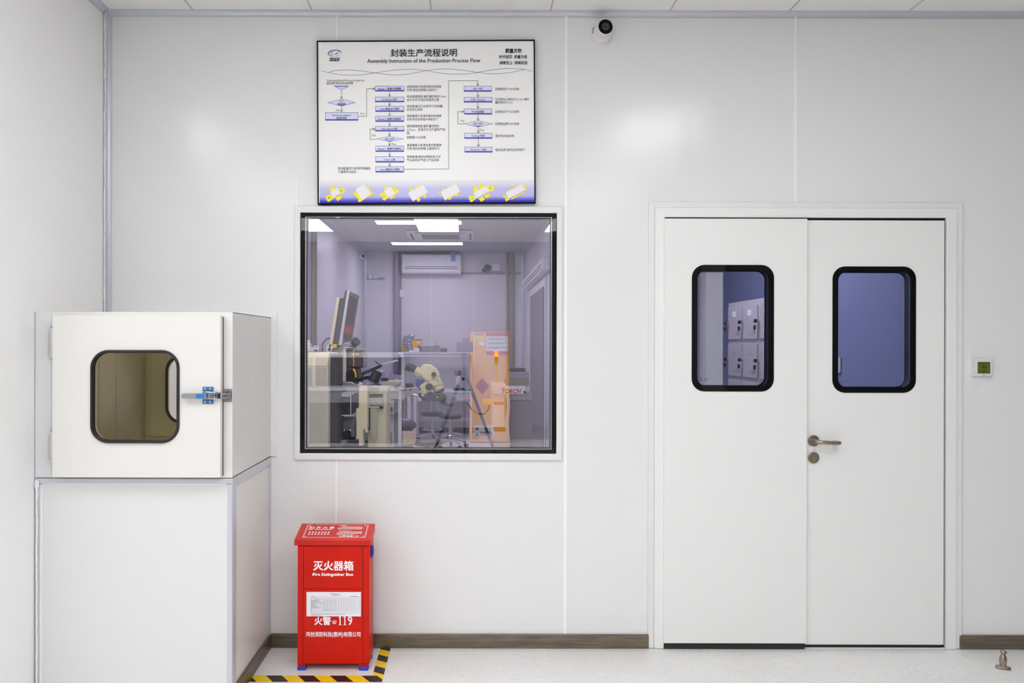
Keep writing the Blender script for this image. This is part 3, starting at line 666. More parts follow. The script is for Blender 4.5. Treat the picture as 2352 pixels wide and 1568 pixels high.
def m_band():
    m = bpy.data.materials.new('printed_blue_band'); m.use_nodes = True; N = m.node_tree.nodes; L = m.node_tree.links; b = N['Principled BSDF']; b.inputs['Roughness'].default_value = .35
    tc = N.new('ShaderNodeTexCoord'); s_ = N.new('ShaderNodeSeparateXYZ'); L.new(tc.outputs['Generated'], s_.inputs[0])
    r = N.new('ShaderNodeValToRGB'); e = r.color_ramp.elements
    e[0].position = 0; e[0].color = lin((16, 6, 200)); e[1].position = 1; e[1].color = lin((240, 240, 242))
    for p, c_ in ((.06, (30, 22, 200)), (.16, (120, 118, 215)), (.28, (186, 186, 235)), (.62, (196, 198, 238)), (.82, (226, 227, 242))):
        k = e.new(p); k.color = lin(c_)
    L.new(s_.outputs['Z'], r.inputs[0]); L.new(r.outputs[0], b.inputs['Base Color']); return m
m = MB(); bx_ = rect(733, 413, 1226, 465.5, L1); m.poly([(bx_[0], L1, bx_[2]), (bx_[1], L1, bx_[2]), (bx_[1], L1, bx_[3]), (bx_[0], L1, bx_[3])]); m.build('blue_band', m_band(), sheet)
Z1 = lambda x, y: unt(720 + x / 4.523, 80 + y / 4.523)
Z2 = lambda x, y: unt(720 + x / 4.523, 270 + y / 4.523)
def zt(mb, s, Z, x0, y0, x1, y1, **k):
    a, b = Z((x0 + x1) / 2, (y0 + y1) / 2); w2, h2 = (x1 - x0) / 9.046, (y1 - y0) / 9.046
    ptext(mb, s, a - w2, b - h2, a + w2, b + h2, L4, **k)
def cap(s, Z, x0, y0, x1, y1, m_=None, name='caption', **k):
    q = MB(); zt(q, s, Z, x0, y0, x1, y1, **k); q.build(name, m_ or M_INK, sheet)
cap('封装生产流程说明', Z1, 803, 147, 1490, 225, name='title', bold=.012)
cap('Assembly Instruction of the Production Process Flow', Z1, 560, 250, 1733, 298, name='subtitle', bold=.008)
cap('质量方针', Z1, 1993, 143, 2165, 187, name='heading', bold=.028)
for a_ in (('时代创芯', 1930, 210, 2064, 246), ('质量为信', 2084, 210, 2218, 246), ('顾客至上', 1935, 272, 2067, 307), ('持续改进', 2088, 272, 2222, 307)): cap(a_[0], Z1, *a_[1:], name='slogan', bold=.014)
cap('SDSX', Z1, 165, 240, 268, 272, name='emblem_text', bold=.035, slant=.07)
M_CAP = mat('caption_ink', (72, 72, 80), .6)
cap('Substrates/Epoxy/Wire/cover plate etc', Z1, 138, 463, 530, 489, M_CAP)
cap('基板,管壳,银胶,金材,盖板等等', Z1, 135, 489, 411, 516, M_CAP)
for s, Z, x0, y0, x1, y1 in (
    ('使用等离子体清洗原材表面氧', Z1, 970, 524, 1330, 552), ('化物,增加后制程DA结合力.', Z1, 970, 558, 1292, 587),
    ('使用高精准度,偏移量控制在10um', Z1, 970, 626, 1376, 654), ('以内,将芯片粘贴到固定位置.', Z1, 970, 660, 1310, 689),
    ('使用高温/压力的条件下控制最', Z1, 970, 727, 1340, 755), ('优化的孔洞率.', Z1, 970, 762, 1138, 790),
    ('使用等离子体清洗原材表面氧', Z1, 970, 828, 1330, 856), ('化物,增加后制程WB结合力.', Z1, 970, 863, 1296, 891),
    ('使用高精准度,偏移量控制在', Z2, 970, 74, 1306, 103), ('±2.5um、实现芯片与外部电气连', Z2, 970, 110, 1368, 139), ('接.', Z2, 970, 146, 1000, 174),
    ('前制程100%全检', Z2, 970, 190, 1166, 219), ('使用等离子体清洗原材表面氧', Z2, 970, 272, 1330, 300), ('化物,增加后制程上盖结合力.', Z2, 970, 307, 1314, 335),
    ('使用高温/真空炉焊接,防止空', Z2, 970, 392, 1320, 420), ('气当中的水气进入产品内部.', Z2, 970, 427, 1310, 455),
    ('使用高温/压力的条件使盖板', Z2, 253, 512, 592, 541), ('与管壳充分结合.', Z2, 256, 550, 450, 577),
    ('后制程生产100%全检', Z1, 1887, 547, 2137, 577), ('可定制化订制生产LOGO,偏移', Z1, 1887, 655, 2242, 684), ('量控制在50um', Z1, 1887, 688, 2066, 714),
    ('后制程生产100%全检', Z1, 1887, 783, 2137, 812), ('后制程品质100%全检', Z2, 1887, 49, 2137, 78), ('真空包装,贴标签', Z2, 1889, 176, 2085, 205), ('稳定品质,准时出货给客户', Z2, 1889, 320, 2197, 350),
    ('Fail', Z1, 234, 772, 268, 794), ('Pass', Z1, 491, 808, 535, 828), ('Fail', Z2, 609, 172, 643, 195), ('Pass', Z2, 814, 263, 858, 284), ('Fail', Z1, 1532, 881, 1566, 903), ('Pass', Z2, 1730, 119, 1774, 140)):
    cap(s, Z, x0, y0, x1, y1, M_CAP, res=1)
BTX = (
    ('Plasma 1  等离子体清洗', Z1, 670, 547, 910, 572), ('Die Attach 贴片', Z1, 709, 658, 872, 682), ('Oven 高温/压力烘烤', Z1, 689, 757, 890, 781), ('Plasma 2  等离子体清洗', Z1, 670, 861, 910, 886),
    ('Wire Bond 打线', Z2, 709, 105, 872, 127), ('QA 100%', Z2, 741, 211, 841, 234), ('Plasma 3  等离子体清洗', Z2, 670, 313, 910, 336), ('Cover 上盖', Z2, 735, 423, 846, 446), ('Oven 高温/压力烘烤', Z2, 690, 527, 892, 550),
    ('QA 100%', Z1, 1659, 549, 1758, 573), ('印字  Marking', Z1, 1636, 664, 1782, 688), ('FVI 成品检查', Z1, 1646, 786, 1773, 810), ('QA 100%', Z2, 1659, 52, 1759, 76), ('Packing 包装', Z2, 1645, 178, 1780, 202), ('Shipment  出货', Z2, 1633, 321, 1794, 345),
    ('IQC', Z1, 270, 678, 311, 697), ('进料检验', Z1, 247, 706, 335, 727), ('Return to supplier', Z1, 194, 826, 390, 848), ('返回供应商', Z1, 238, 851, 344, 874))

FM = [mat('print_blue', (48, 46, 160), .4), mat('print_lavender', (222, 227, 255), .4), mat('print_violet', (86, 78, 206), .4), M_INK]
def zpoly(mb, Z, pts, L, mi): mb.mi = mi; mb.poly([at(*Z(*q), L) for q in pts])
def texts(mb, Z, x0, y0, x1, y1):
    mb.mi = 3
    for s, Zt, a, b, c_, d in BTX:
        if Zt is Z and x0 <= (a + c_) / 2 <= x1 and y0 <= (b + d) / 2 <= y1: zt(mb, s, Z, a, b, c_, d, bold=.010, res=1)
def fbox(Z, x0, y0, x1, y1):
    q = MB()
    zpoly(q, Z, [(x0, y0), (x1, y0), (x1, y1), (x0, y1)], L2, 0)
    zpoly(q, Z, [(x0 + 4, y0 + 4), (x1 - 4, y0 + 4), (x1 - 4, y1 - 12), (x0 + 4, y1 - 12)], L3, 1)
    zpoly(q, Z, [(x0 + 4, y1 - 15), (x1 - 4, y1 - 15), (x1 - 4, y1 - 7), (x0 + 4, y1 - 7)], L3 - .0002, 2)
    texts(q, Z, x0, y0, x1, y1); q.build('flow_box', FM, sheet)
for b in ((640, 531, 942, 587), (640, 644, 942, 699), (643, 738, 940, 799), (643, 843, 940, 903), (1563, 531, 1852, 590), (1563, 648, 1858, 702), (1565, 768, 1854, 827), (122, 805, 464, 890)): fbox(Z1, *b)
for b in ((640, 90, 942, 143), (645, 293, 940, 355), (645, 404, 940, 466), (645, 508, 940, 569), (1567, 160, 1857, 219), (1570, 304, 1859, 362)): fbox(Z2, *b)
def dia(Z, cx, cy, a, b):
    q = MB()
    zpoly(q, Z, [(cx - a, cy), (cx, cy + b), (cx + a, cy), (cx, cy - b)], L2, 0)
    zpoly(q, Z, [(cx - a + 14, cy), (cx, cy + b - 4), (cx + a - 14, cy), (cx, cy - b + 3)], L3, 1)
    zpoly(q, Z, [(cx - a * .38, cy + b * .6), (cx, cy + b - 2), (cx + a * .38, cy + b * .6)], L3 - .0002, 2)
    texts(q, Z, cx - a, cy - b, cx + a, cy + b); q.build('flow_diamond', FM, sheet)
dia(Z1, 291, 703, 148, 38); dia(Z2, 793, 221, 150, 28); dia(Z2, 1711, 64, 159, 33)
q = MB(); zpoly(q, Z1, [(208, 530), (291, 572), (374, 530)], L2, 0); zpoly(q, Z1, [(232, 538), (291, 568), (350, 538)], L3, 1); zpoly(q, Z1, [(214, 531), (225, 539), (357, 539), (368, 531)], L3 - .0002, 2); q.build('flow_triangle', FM, sheet)
def zl(Z, pts, head=True):
    ar = MB(); q = [Z(*p) for p in pts]; fline(ar, q, .95, L2)
    if head:
        (ax, ay), (bx, by) = q[-2], q[-1]; l = math.hypot(bx - ax, by - ay); dx, dy = (bx - ax) / l, (by - ay) / l
        for s in (1, -1): fline(ar, [(bx, by), (bx - 4.6 * dx + s * 2.6 * dy, by - 4.6 * dy - s * 2.6 * dx)], 1.0, L2 - .0002)
    ar.build('arrow', mat('print_olive', (72, 104, 30), .5), sheet)
for p in (((291, 573), (291, 662)), ((291, 742), (291, 800)), ((465, 846), (553, 846), (553, 560), (636, 560)), ((790, 588), (790, 641)), ((790, 700), (790, 735)), ((790, 800), (790, 840)), ((790, 904), (790, 946)),
          ((1404, 1000), (1404, 477), (1707, 477), (1707, 528)), ((1708, 591), (1708, 645)), ((1708, 703), (1708, 765)), ((1709, 828), (1710, 888)), ((1556, 925), (1500, 925), (1500, 798), (1562, 798))): zl(Z1, p)
for p in (((790, 144), (790, 192)), ((790, 249), (790, 291)), ((791, 356), (791, 402)), ((791, 467), (791, 506)), ((645, 226), (588, 226), (588, 119), (636, 119)), ((1712, 98), (1712, 157)), ((1713, 220), (1714, 300))): zl(Z2, p)
zl(Z2, ((941, 537), (1405, 532), (1404, 100)), False)
wv = MB()
def wave(pts, wd):
    q = []
    for i in range(len(pts) - 1):
        p = [pts[max(0, min(len(pts) - 1, i + k))] for k in (-1, 0, 1, 2)]
        for j in range(8):
            t = j / 8; f = lambda a, b, c_, d: .5 * (2 * b + (c_ - a) * t + (2 * a - 5 * b + 4 * c_ - d) * t * t + (3 * b - a - 3 * c_ + d) * t ** 3)
            q.append((f(*[k[0] for k in p]), f(*[k[1] for k in p])))
    q.append(pts[-1]); fline(wv, [Z1(*k) for k in q], wd, L2)
wave([(85, 373), (160, 392), (270, 412), (410, 419), (520, 413), (640, 395), (820, 368), (1000, 357), (1160, 370), (1300, 395), (1480, 410), (1640, 400), (1780, 376), (1940, 355), (2060, 351), (2190, 358), (2265, 379)], .8)
wave([(155, 390), (230, 370), (340, 364), (470, 372), (640, 395), (780, 412), (880, 416), (1000, 405), (1160, 373), (1280, 358), (1400, 354), (1560, 368), (1720, 392), (1860, 406), (2000, 396), (2100, 380), (2195, 358)], .8)
wv.build('wave_lines', mat('print_wave', (96, 92, 160), .5), sheet)
lg = MB()
def arc(Z, cx, cy, rx, ry, a0, a1, w0, w1, L=L2, rot=0):
    n = 18
    for i in range(n):
        q = []
        for j, sgn in ((i, 1), (i + 1, 1), (i + 1, -1), (i, -1)):
            a = math.radians(a0 + (a1 - a0) * j / n); t = j / n; w_ = (w0 + (w1 - w0) * t) * math.sin(PI * min(max(t, .08), .92)) * sgn / 2
            x, y = (rx + w_) * math.cos(a), (ry + w_) * math.sin(a); q.append(Z(cx + x * math.cos(rot) - y * math.sin(rot), cy + x * math.sin(rot) + y * math.cos(rot)))
        fpoly(lg, q, L)
arc(Z1, 221, 190, 70, 31, 100, 385, 12, 7, rot=-.08); arc(Z1, 218, 193, 50, 22, 100, 240, 5, 4); arc(Z1, 228, 205, 40, 18, 20, 100, 4, 3)
arc(Z1, 212, 185, 24, 7, 150, 275, 9, 7, rot=-.2); arc(Z1, 218, 193, 30, 10, -40, 110, 10, 9, rot=-.2)
arc(Z1, 262, 186, 6, 8, 230, 330, 4, 4); arc(Z1, 262, 186, 13, 14, 230, 350, 4, 4); arc(Z1, 262, 186, 20, 21, 230, 350, 4, 4)
lg.build('emblem', mat('emblem_blue', (32, 70, 160), .4), sheet)
# printed chip pictures along the bottom band
chip = MB()
def C1(x, y): return unt(730 + x / 9.046, 410 + y / 9.046)
def C2(x, y): return unt(980 + x / 9.046, 410 + y / 9.046)
CM = [mat('print_yellow', (250, 232, 0), .4), mat('print_offwhite', (240, 238, 246), .4), mat('print_hole', (150, 150, 215), .4)]
def g(C, *pts): chip.mi = 0; fpoly(chip, [C(*p) for p in pts], L2)
HOLES = [(C1, 484, 250, 26, 15), (C1, 232, 400, 28, 16), (C2, 1325, 200, 22, 13), (C2, 945, 412, 24, 14)]
def wpoly(C, *pts):
    global chip
    chip.mi = 1; fpoly(chip, [C(*p) for p in pts], L4); xs_ = [p[0] for p in pts]; chip.mi = 2
    for C_, x, y, a, b in HOLES:
        if C_ is C and min(xs_) - 200 < x < max(xs_) + 150: fpoly(chip, [C(x + a * math.cos(2 * PI * i / 16), y + b * math.sin(2 * PI * i / 16)) for i in range(16)], L3)
    chip.build('chip_picture', CM, sheet); chip = MB()
g(C1, (247, 225), (262, 180), (312, 143), (365, 215), (265, 265)); g(C1, (425, 205), (500, 170), (530, 190), (562, 230), (560, 280), (465, 335)); g(C1, (160, 400), (165, 360), (250, 320), (355, 395), (230, 485), (190, 465)); g(C1, (360, 395), (455, 335), (500, 410), (408, 470))
wpoly(C1, (255, 285), (400, 193), (470, 295), (325, 402))
g(C1, (735, 300), (795, 255), (905, 420), (1080, 330), (1095, 275), (1145, 280), (1150, 315), (870, 492), (835, 470), (840, 435), (775, 350)); g(C1, (995, 135), (1030, 125), (1050, 170), (1110, 250), (1085, 270), (1035, 190))
wpoly(C1, (795, 205), (960, 113), (1090, 285), (1075, 335), (915, 440), (795, 255))
g(C1, (1380, 215), (1395, 185), (1460, 147), (1480, 185), (1385, 235)); g(C1, (1530, 185), (1610, 143), (1635, 175), (1620, 205), (1585, 225), (1590, 245), (1660, 222), (1688, 255), (1680, 280), (1600, 330)); g(C1, (1285, 340), (1295, 315), (1375, 275), (1470, 395), (1385, 460), (1340, 430), (1345, 400), (1390, 375), (1385, 358), (1310, 380)); g(C1, (1490, 400), (1600, 335), (1615, 370), (1515, 432))
wpoly(C1, (1375, 255), (1505, 165), (1600, 295), (1595, 330), (1465, 400))
g(C1, (1900, 212), (1955, 187), (1980, 240), (1925, 265)); g(C1, (2030, 145), (2085, 117), (2110, 165), (2055, 190)); g(C1, (2040, 415), (2110, 392), (2135, 450), (2080, 483)); g(C1, (2170, 350), (2240, 320), (2262, 375), (2210, 408)); g(C1, (1882, 335), (2280, 290), (1975, 475))
wpoly(C1, (1885, 290), (2180, 122), (2278, 265), (2270, 295), (1975, 460), (1885, 330))
g(C2, (320, 220), (375, 197), (390, 218), (330, 245)); g(C2, (455, 150), (500, 122), (522, 135), (470, 168)); g(C2, (608, 80), (640, 115), (630, 140), (612, 115)); g(C2, (235, 290), (250, 285), (300, 310), (400, 425), (690, 262), (688, 285), (655, 310), (660, 332), (610, 370), (585, 350), (520, 380), (525, 410), (470, 445), (445, 420), (385, 458), (300, 330), (270, 330))
wpoly(C2, (297, 268), (605, 100), (688, 240), (685, 270), (385, 432), (300, 300))
g(C2, (970, 250), (980, 190), (1035, 157), (1080, 228), (990, 275)); g(C2, (1080, 185), (1095, 130), (1145, 98), (1195, 165), (1100, 215)); g(C2, (1265, 165), (1330, 125), (1375, 140), (1400, 200), (1390, 240), (1300, 290)); g(C2, (870, 400), (880, 375), (970, 330), (1035, 405), (935, 490), (905, 480)); g(C2, (1075, 410), (1160, 360), (1215, 435), (1128, 480)); g(C2, (1190, 350), (1280, 295), (1330, 362), (1240, 417))
wpoly(C2, (970, 295), (1245, 145), (1300, 240), (1290, 270), (1030, 410))
g(C2, (1585, 365), (1645, 327), (1700, 410), (1740, 425), (1655, 475), (1625, 435), (1660, 400), (1600, 400)); g(C2, (1655, 275), (1780, 203), (1790, 222), (1665, 290)); g(C2, (1808, 190), (1930, 122), (1938, 142), (1815, 208)); g(C2, (1995, 135), (2030, 115), (2055, 160), (2020, 180)); g(C2, (2035, 200), (2080, 180), (2100, 220), (2040, 255)); g(C2, (1750, 420), (1880, 345), (1890, 370), (1765, 440)); g(C2, (1890, 335), (2030, 260), (2035, 285), (1910, 355))
wpoly(C2, (1645, 300), (1975, 118), (2038, 225), (2030, 240), (1710, 418))
po.rotation_euler = (0, -TW, 0)

# ---------------------------------------------------------------- inner room shell
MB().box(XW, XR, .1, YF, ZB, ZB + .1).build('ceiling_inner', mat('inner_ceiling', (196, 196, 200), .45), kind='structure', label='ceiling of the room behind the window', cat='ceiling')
MB().box(XL - .1, XL, .1, YF, 0, ZB).build('wall_inner_left', M_WALLB, kind='structure', label='left wall of the room behind the window', cat='wall')
far = MB().box(XL - .1, XR, YF, YF + .1, 0, ZB).build('wall_far', M_WALLB, kind='structure', label='far wall of the room behind the window', cat='wall')
m = MB()
for x in (-.62, .10): m.box(x - .003, x + .003, YF - .002, YF, .09, ZB)
m.build('panel_joint', M_SEAM, far)
MB().box(XI, XI + .08, .1, YF, 0, ZB).build('wall_inner_right', M_WALLB, kind='structure', label='right wall of the room behind the window', cat='wall')
for n, p0, p1, a, b in (('trim_5', (XL, YF, ZB), (XI, YF, ZB), (0, -.06, 0), (0, 0, -.06)), ('trim_6', (XL, .1, ZB), (XL, YF, ZB), (.06, 0, 0), (0, 0, -.06)), ('trim_7', (XI, .1, ZB), (XI, YF, ZB), (-.06, 0, 0), (0, 0, -.06)),
                        ('trim_8', (XL, YF, 0), (XL, YF, ZB), (.06, 0, 0), (0, -.06, 0)), ('trim_9', (XI, YF, 0), (XI, YF, ZB), (-.06, 0, 0), (0, -.06, 0))):
    m = MB(); cove(m, p0, p1, a, b); m.build(n, M_COVE, smooth=True, kind='structure', label='cove strip along a corner of the room behind the window', cat='trim', group='cove strips of the room behind the window')
MB().box(XL, XI, YF - .012, YF - .0005, 0, .09).build('baseboard_far', M_DGREY, kind='structure', label='dark baseboard of the far wall behind the window', cat='baseboard')
# side door in the inner right wall
sd = thing('door_2', 'violet grey side door in right wall behind the window', 'door', (XI, 7.1, 0), kind='structure')
MB().box(XI - .02, XI - .0005, 5.9, 8.3, 0.002, 2.32).build('door_frame', M_WHITEM, sd)
MB().box(XI - .03, XI - .021, 6.05, 8.15, .004, 2.22).build('door_leaf', mat('violet_door', (128, 112, 128), .3), sd)
ac = thing('air_curtain', 'long white air curtain above the side door behind the window', 'air curtain', (XI - .1, 7.3, 2.36))
MB().box(XI - .10, XI - .001, 5.4, 9.0, 2.36, 2.52).build('housing', M_WHITEM, ac, bevel=.02)
m = MB(); m.box(XI - .103, XI - .099, 5.6, 8.9, 2.40, 2.412); m.box(XI - .103, XI - .099, 5.6, 8.9, 2.44, 2.45); m.build('outlet_slot', M_DGREY, ac)

sb = led('strip_light', -.635, 6.4, 1.12, .34, ZB, M_LEDB, 'nearer long LED ceiling light behind the window', 'LED ceiling lights behind the window')
place_copy(sb, (-.635, 8.55, ZB - .012), 'farther long LED ceiling light behind the window, beyond the ceiling air conditioner')
sn = led('strip_light', -.55, .85, 1.12, .34, ZB, M_FILLN, 'added unseen LED light close behind the window that brightens the machine', 'LED ceiling lights behind the window')  # added light, out of view, brightens the front of the machine
place_copy(sb, (-.5, 4.0, ZB - .012), 'LED ceiling light of the inner room hidden above the window')
# ceiling cassette
ca = thing('ceiling_cassette', 'square white ceiling cassette air conditioner between the two LED lights', 'air conditioner', (-.39, 7.6, ZB - .04))
MB().box(-.865, .085, 7.1, 8.05, ZB - .035, ZB - .0005).build('panel', M_WHITEM, ca, bevel=.02)
m = MB(); m.box(-.66, -.12, 7.33, 7.82, ZB - .038, ZB - .034); gr = m.build('grille', M_GREY, ca)
m = MB()
for i in range(22):
    x = -.65 + i * .0245; m.box(x, x + .013, 7.35, 7.80, ZB - .041, ZB - .0375)
m.build('grille_slots', M_DGREY, gr)
m = MB()
for x in (-.80, .03): m.box(x - .015, x + .015, 7.25, 7.9, ZB - .038, ZB - .034)
m.box(-.72, -.06, 7.16, 7.19, ZB - .038, ZB - .034); m.build('air_slot', M_DGREY, ca)
# far wall items
t = thing('wall_air_conditioner', 'white split air conditioner high on the far wall', 'air conditioner', at(990, 628, YF - .2))
hb = MB().pbox(922, 583, 1060, 628, YF - .22, .2).build('housing', M_WHITEM, t, bevel=.03, seg=3)
m = MB(); m.pbox(930, 611.5, 1050, 613, YF - .224, .004); m.pbox(928, 616, 1054, 617.5, YF - .224, .004); m.build('outlet_slot', M_DGREY, hb)
m = MB(); m.pbox(1036, 575, 1046, 600, YF - .226, .004); m.build('label', M_BLUEF, hb)
t = thing('emergency_light', 'twin headed emergency light on the far wall right of air conditioner', 'emergency light', at(1128, 624, YF - .08))
MB().pbox(1130, 604, 1150, 622, YF - .08, .079).build('battery_box', M_WHITEM, t, bevel=.01)
c0 = at(1119, 614, YF - .06)
MB().lathe([(.055, 0), (.05, .05), (0, .06)], c0, (0, -1, 0), 20).build('lamp_head', M_DGREY, t, smooth=True)
MB().lathe([(.035, 0), (.03, .04), (0, .05)], at(1112, 620, YF - .06), (0, -1, 0), 20).build('lamp_head', M_DGREY, t, smooth=True)
m = MB(); m.tube([at(1112, 620, YF - .055), at(1119, 614, YF - .055), at(1135, 613, YF - .055)], .012); m.build('bracket', M_GREY, t)
def pipe(px, y0, y1, r, label, m_, Y=YF - .03, name='wall_pipe', g='vertical pipes on the far wall'):
    MB().cyl(at(px, y1, Y), at(px, y0, Y), r, n=12).build(name, m_, smooth=True, label=label, cat='pipe', group=g)
M_PIPE = mat('olive_pipe', (150, 148, 134), .45); M_PIPEV = mat('violet_pipe', (150, 140, 165), .35)
pipe(1166, 579, 1000, .024, 'left one of the two slim olive pipes near the right corner', M_PIPE)
pipe(1178, 579, 1000, .022, 'right one of the two slim olive pipes near the right corner', M_PIPE)
pipe(911, 575, 900, .055, 'thick insulated pipe running down the far wall left of the air conditioner', M_PIPEV, YF - .06)
pipe(920, 590, 900, .018, 'thin pipe beside the thick insulated pipe on the far wall', M_GREY)
MB().box(at(915, 0, YF).x, XI - .07, YF - .03, YF - .001, at(0, 627, YF).z, at(0, 623, YF).z).build('cable_trunking', M_GREY, label='thin horizontal cable trunking across the far wall', cat='trunking')
MB().box(XL + .07, at(885, 0, YF).x, YF - .03, YF - .001, at(0, 639, YF).z, at(0, 635.5, YF).z).build('cable_trunking', M_GREY, label='short horizontal trunking at far wall left corner', cat='trunking')
for a, lab in (((846, 628, 855, 640), 'left white junction box on the far wall trunking'), ((857, 630, 867, 640), 'right white junction box on the far wall trunking'), ((915, 665, 929, 682), 'white socket box beside the pipes on the far wall')):
    MB().pbox(*a, YF - .05, .049).build('junction_box', M_WHITEM, bevel=.006, label=lab, cat='junction box')
for px, lab in ((712, 'olive pipe on the inner left wall nearest the window edge'), (718, 'slim grey pipe on the inner left wall beside the olive one')):
    d_ = XL * F / (px - CX); Yp = d_ - 4
    MB().cyl((XL + .03, Yp, 0), (XL + .03, Yp, ZB - .06), .02, n=12).build('wall_pipe', M_PIPE, smooth=True, label=lab, cat='pipe')
t = thing('corner_dome_camera', 'small white dome camera in the far left corner', 'security camera', at(832, 590, 9.3))
c0 = at(832, 588, 9.3)
MB().cyl((XL + .001, 9.3, c0.z), (XL + .04, 9.3, c0.z), .05, n=20).build('base', M_WHITEM, t, smooth=True)
MB().sphere(c0 + Vector((.0, -.02, 0)), .052).build('head', M_WHITEM, t, smooth=True)
MB().sphere(c0 + Vector((.022, -.055, -.005)), .028).build('lens', M_DARK, t, smooth=True)

# ---------------------------------------------------------------- machine at the left of the inner room
mo = thing('machine_monitor', 'tilted grey monitor standing on top of the beige machine', 'monitor', at(775, 800, 1.7))
mc = thing('bonding_machine', 'tall beige bonding machine close behind the window at left', 'machine', (-.95, 1.8, 0))
Y = 1.3
x1 = at(752.5, 900, Y).x; zt_ = at(0, 808, Y).z
MB().box(-1.45, x1, Y, Y + .42, 0, zt_ - .09).build('side_cabinet', M_BEIGE, mc, bevel=.006)
MB().loops([[(-1.45, Y, zt_ - .09), (x1, Y, zt_ - .09), (x1, Y + .42, zt_ - .09), (-1.45, Y + .42, zt_ - .09)], [(-1.42, Y + .03, zt_), (x1 + .005, Y + .03, zt_), (x1 + .005, Y + .42, zt_), (-1.42, Y + .42, zt_)]]).build('cabinet_top', M_CREAM, mc, bevel=.004)
MB().box(x1 - .005, x1 + .03, Y + .10, Y + .5, .06, zt_ - .02).build('edge_panel', M_DGREY, mc)
Y = 1.75
MB().pbox(763, 800, 794, 877, Y, .34).build('upright_housing', mat('housing_beige', (222, 214, 200), .4), mc, bevel=.006)
MB().pprism([(748, 806), (762, 795), (770, 797), (800, 797), (800, 799.6), (762.6, 799.6), (762, 806)], Y, .3).build('top_bracket', M_WHITEM, mo, bevel=.004)
MB().pprism([(750, 794), (756, 789), (766, 795), (760, 807), (749, 807)], Y - .05, .04).build('monitor_bracket', M_WHITEM, mo, bevel=.003)
m = MB(); m.cyl(at(758, 793.5, Y - .051), at(758, 793.5, Y - .06), .008); m.cyl(at(756.5, 802.5, Y - .051), at(756.5, 802.5, Y - .06), .009); m.build('bracket_knob', M_DARK, mo)
MB().pbox(797, 801, 834, 845, Y + .04, .25).build('smoked_cover', mat('smoked_plastic', (84, 72, 74), .15, coat=.5), mc, bevel=.012)
m = MB(); m.pbox(811.5, 803, 813, 841, Y + .033, .006); m.build('cover_rod', M_CREAM, mc)
m = MB(); m.pbox(808, 812, 820, 815, Y + .034, .005); m.pbox(815, 811, 824, 816, Y + .034, .005); m.build('cover_label', M_YEL, mc)
MB().pprism([(790, 878), (795, 855), (806, 846), (820, 846), (822, 870), (815, 880)], Y + .02, .22).build('work_head', M_DARK, mc, bevel=.006)
m = MB(); m.tube([at(812, 848, Y), at(816, 856, Y - .01), at(817, 866, Y)], .008); m.build('cable_loop', M_YEL, mc, smooth=True)
MB().pbox(763.5, 843, 767.5, 882, Y - .03, .03).build('guide_rail', M_DARK, mc)
MB().pprism([(759, 881), (777, 881), (794, 887), (794, 895), (759, 895)], Y - .04, .3).build('stage_cover', mat('violet_grey', (130, 118, 134), .35), mc, bevel=.004)
MB().pprism([(775, 877), (808, 877), (824, 886), (824, 899), (794, 899), (794, 887)], Y + .0, .3).build('stage_plate', mat('stage_steel', (176, 170, 178), .3, metal=.6), mc, bevel=.003)
MB().pbox(758, 898, 830, 900.5, Y - .03, .36).build('glass_shelf', M_TEAL, mc)
MB().pbox(758, 902, 774, 937, Y + .10, .2).build('column_block', M_DGREY, mc)
MB().pbox(758, 937, 775, 961, Y - .02, .3).build('column_block', M_GREY, mc, bevel=.003)
fu = MB().pbox(775, 910, 806, 953, Y - .06, .40).build('fan_unit', M_DARK, mc)
a_ = rect(774.5, 908.5, 806.5, 954, Y - .06)
MB().plate(qrect(*a_), [qrect(a_[0] + .005, a_[1] - .005, a_[2] + .005, a_[3] - .005)], Y - .066, Y - .056).build('fan_frame', M_WHITEM, fu)
MB().pprism([(774.5, 908.5), (788, 901), (822, 899), (806, 908.5)], Y - .06, .05).build('fan_hood', mat('hood_violet', (186, 178, 196), .35), fu)
m = MB(); m.lathe([(.018, 0), (.018, .008), (0, .008)], at(797, 917, Y - .066), (0, -1, 0), 24); m.build('fan_dial', M_DGREY, fu, smooth=True)
m = MB()
for i in range(9): m.pbox(776 + i * 3.2, 911, 776.9 + i * 3.2, 952, Y - .064, .002)
m.build('fan_mesh', M_DGREY, fu)
MB().pbox(762, 961, 774, 1004, Y - .02, .1).build('frame_post', M_CREAM, mc, bevel=.003)
MB().pbox(777, 963, 815, 986, Y + .02, .25).build('motor_housing', M_GREY, mc, bevel=.008)
MB().pbox(757, 1010, 884, 1040, Y + .0, .5).build('base_frame', M_DGREY, mc, bevel=.004)
m = MB()
for i in range(9):
    x, y = 790 + random.random() * 22, 988 + random.random() * 18; m.tube([at(x, y, Y + .05), at(x + 6 * random.random(), y - 5, Y + .0), at(x + 10 * random.random(), y + 6, Y + .03)], .006, 6)
m.build('wiring', M_DARK, mc, smooth=True)
MB().pprism([(780, 994), (795, 990), (806, 1000), (800, 1012), (788, 1012)], Y + .0, .12).build('air_valve', M_DARK, mc, bevel=.004)
MB().pbox(806, 986, 815, 1003, Y + .0, .12).build('valve_block', M_GREY, mc, bevel=.003)
MB().pbox(757, 1013, 795, 1020, Y - .1, .1).build('drip_tray', mat('tray_olive', (150, 146, 136), .5), mc, bevel=.003)
Y = 1.62
MB().pprism([(824, 886), (843, 886), (843, 986), (833, 986), (833, 1023), (824, 1023), (824, 1008), (818, 1008), (818, 955), (818, 938), (824, 938)], Y, .12).build('front_rail', mat('rail_cream', (236, 226, 190), .4, var=.05), mc, bevel=.003)
Y = 1.72
MB().pbox(845, 890, 888, 1034, Y + .02, .30).build('front_panel', mat('panel_olive', (205, 202, 176), .42, var=.05), mc, bevel=.006)
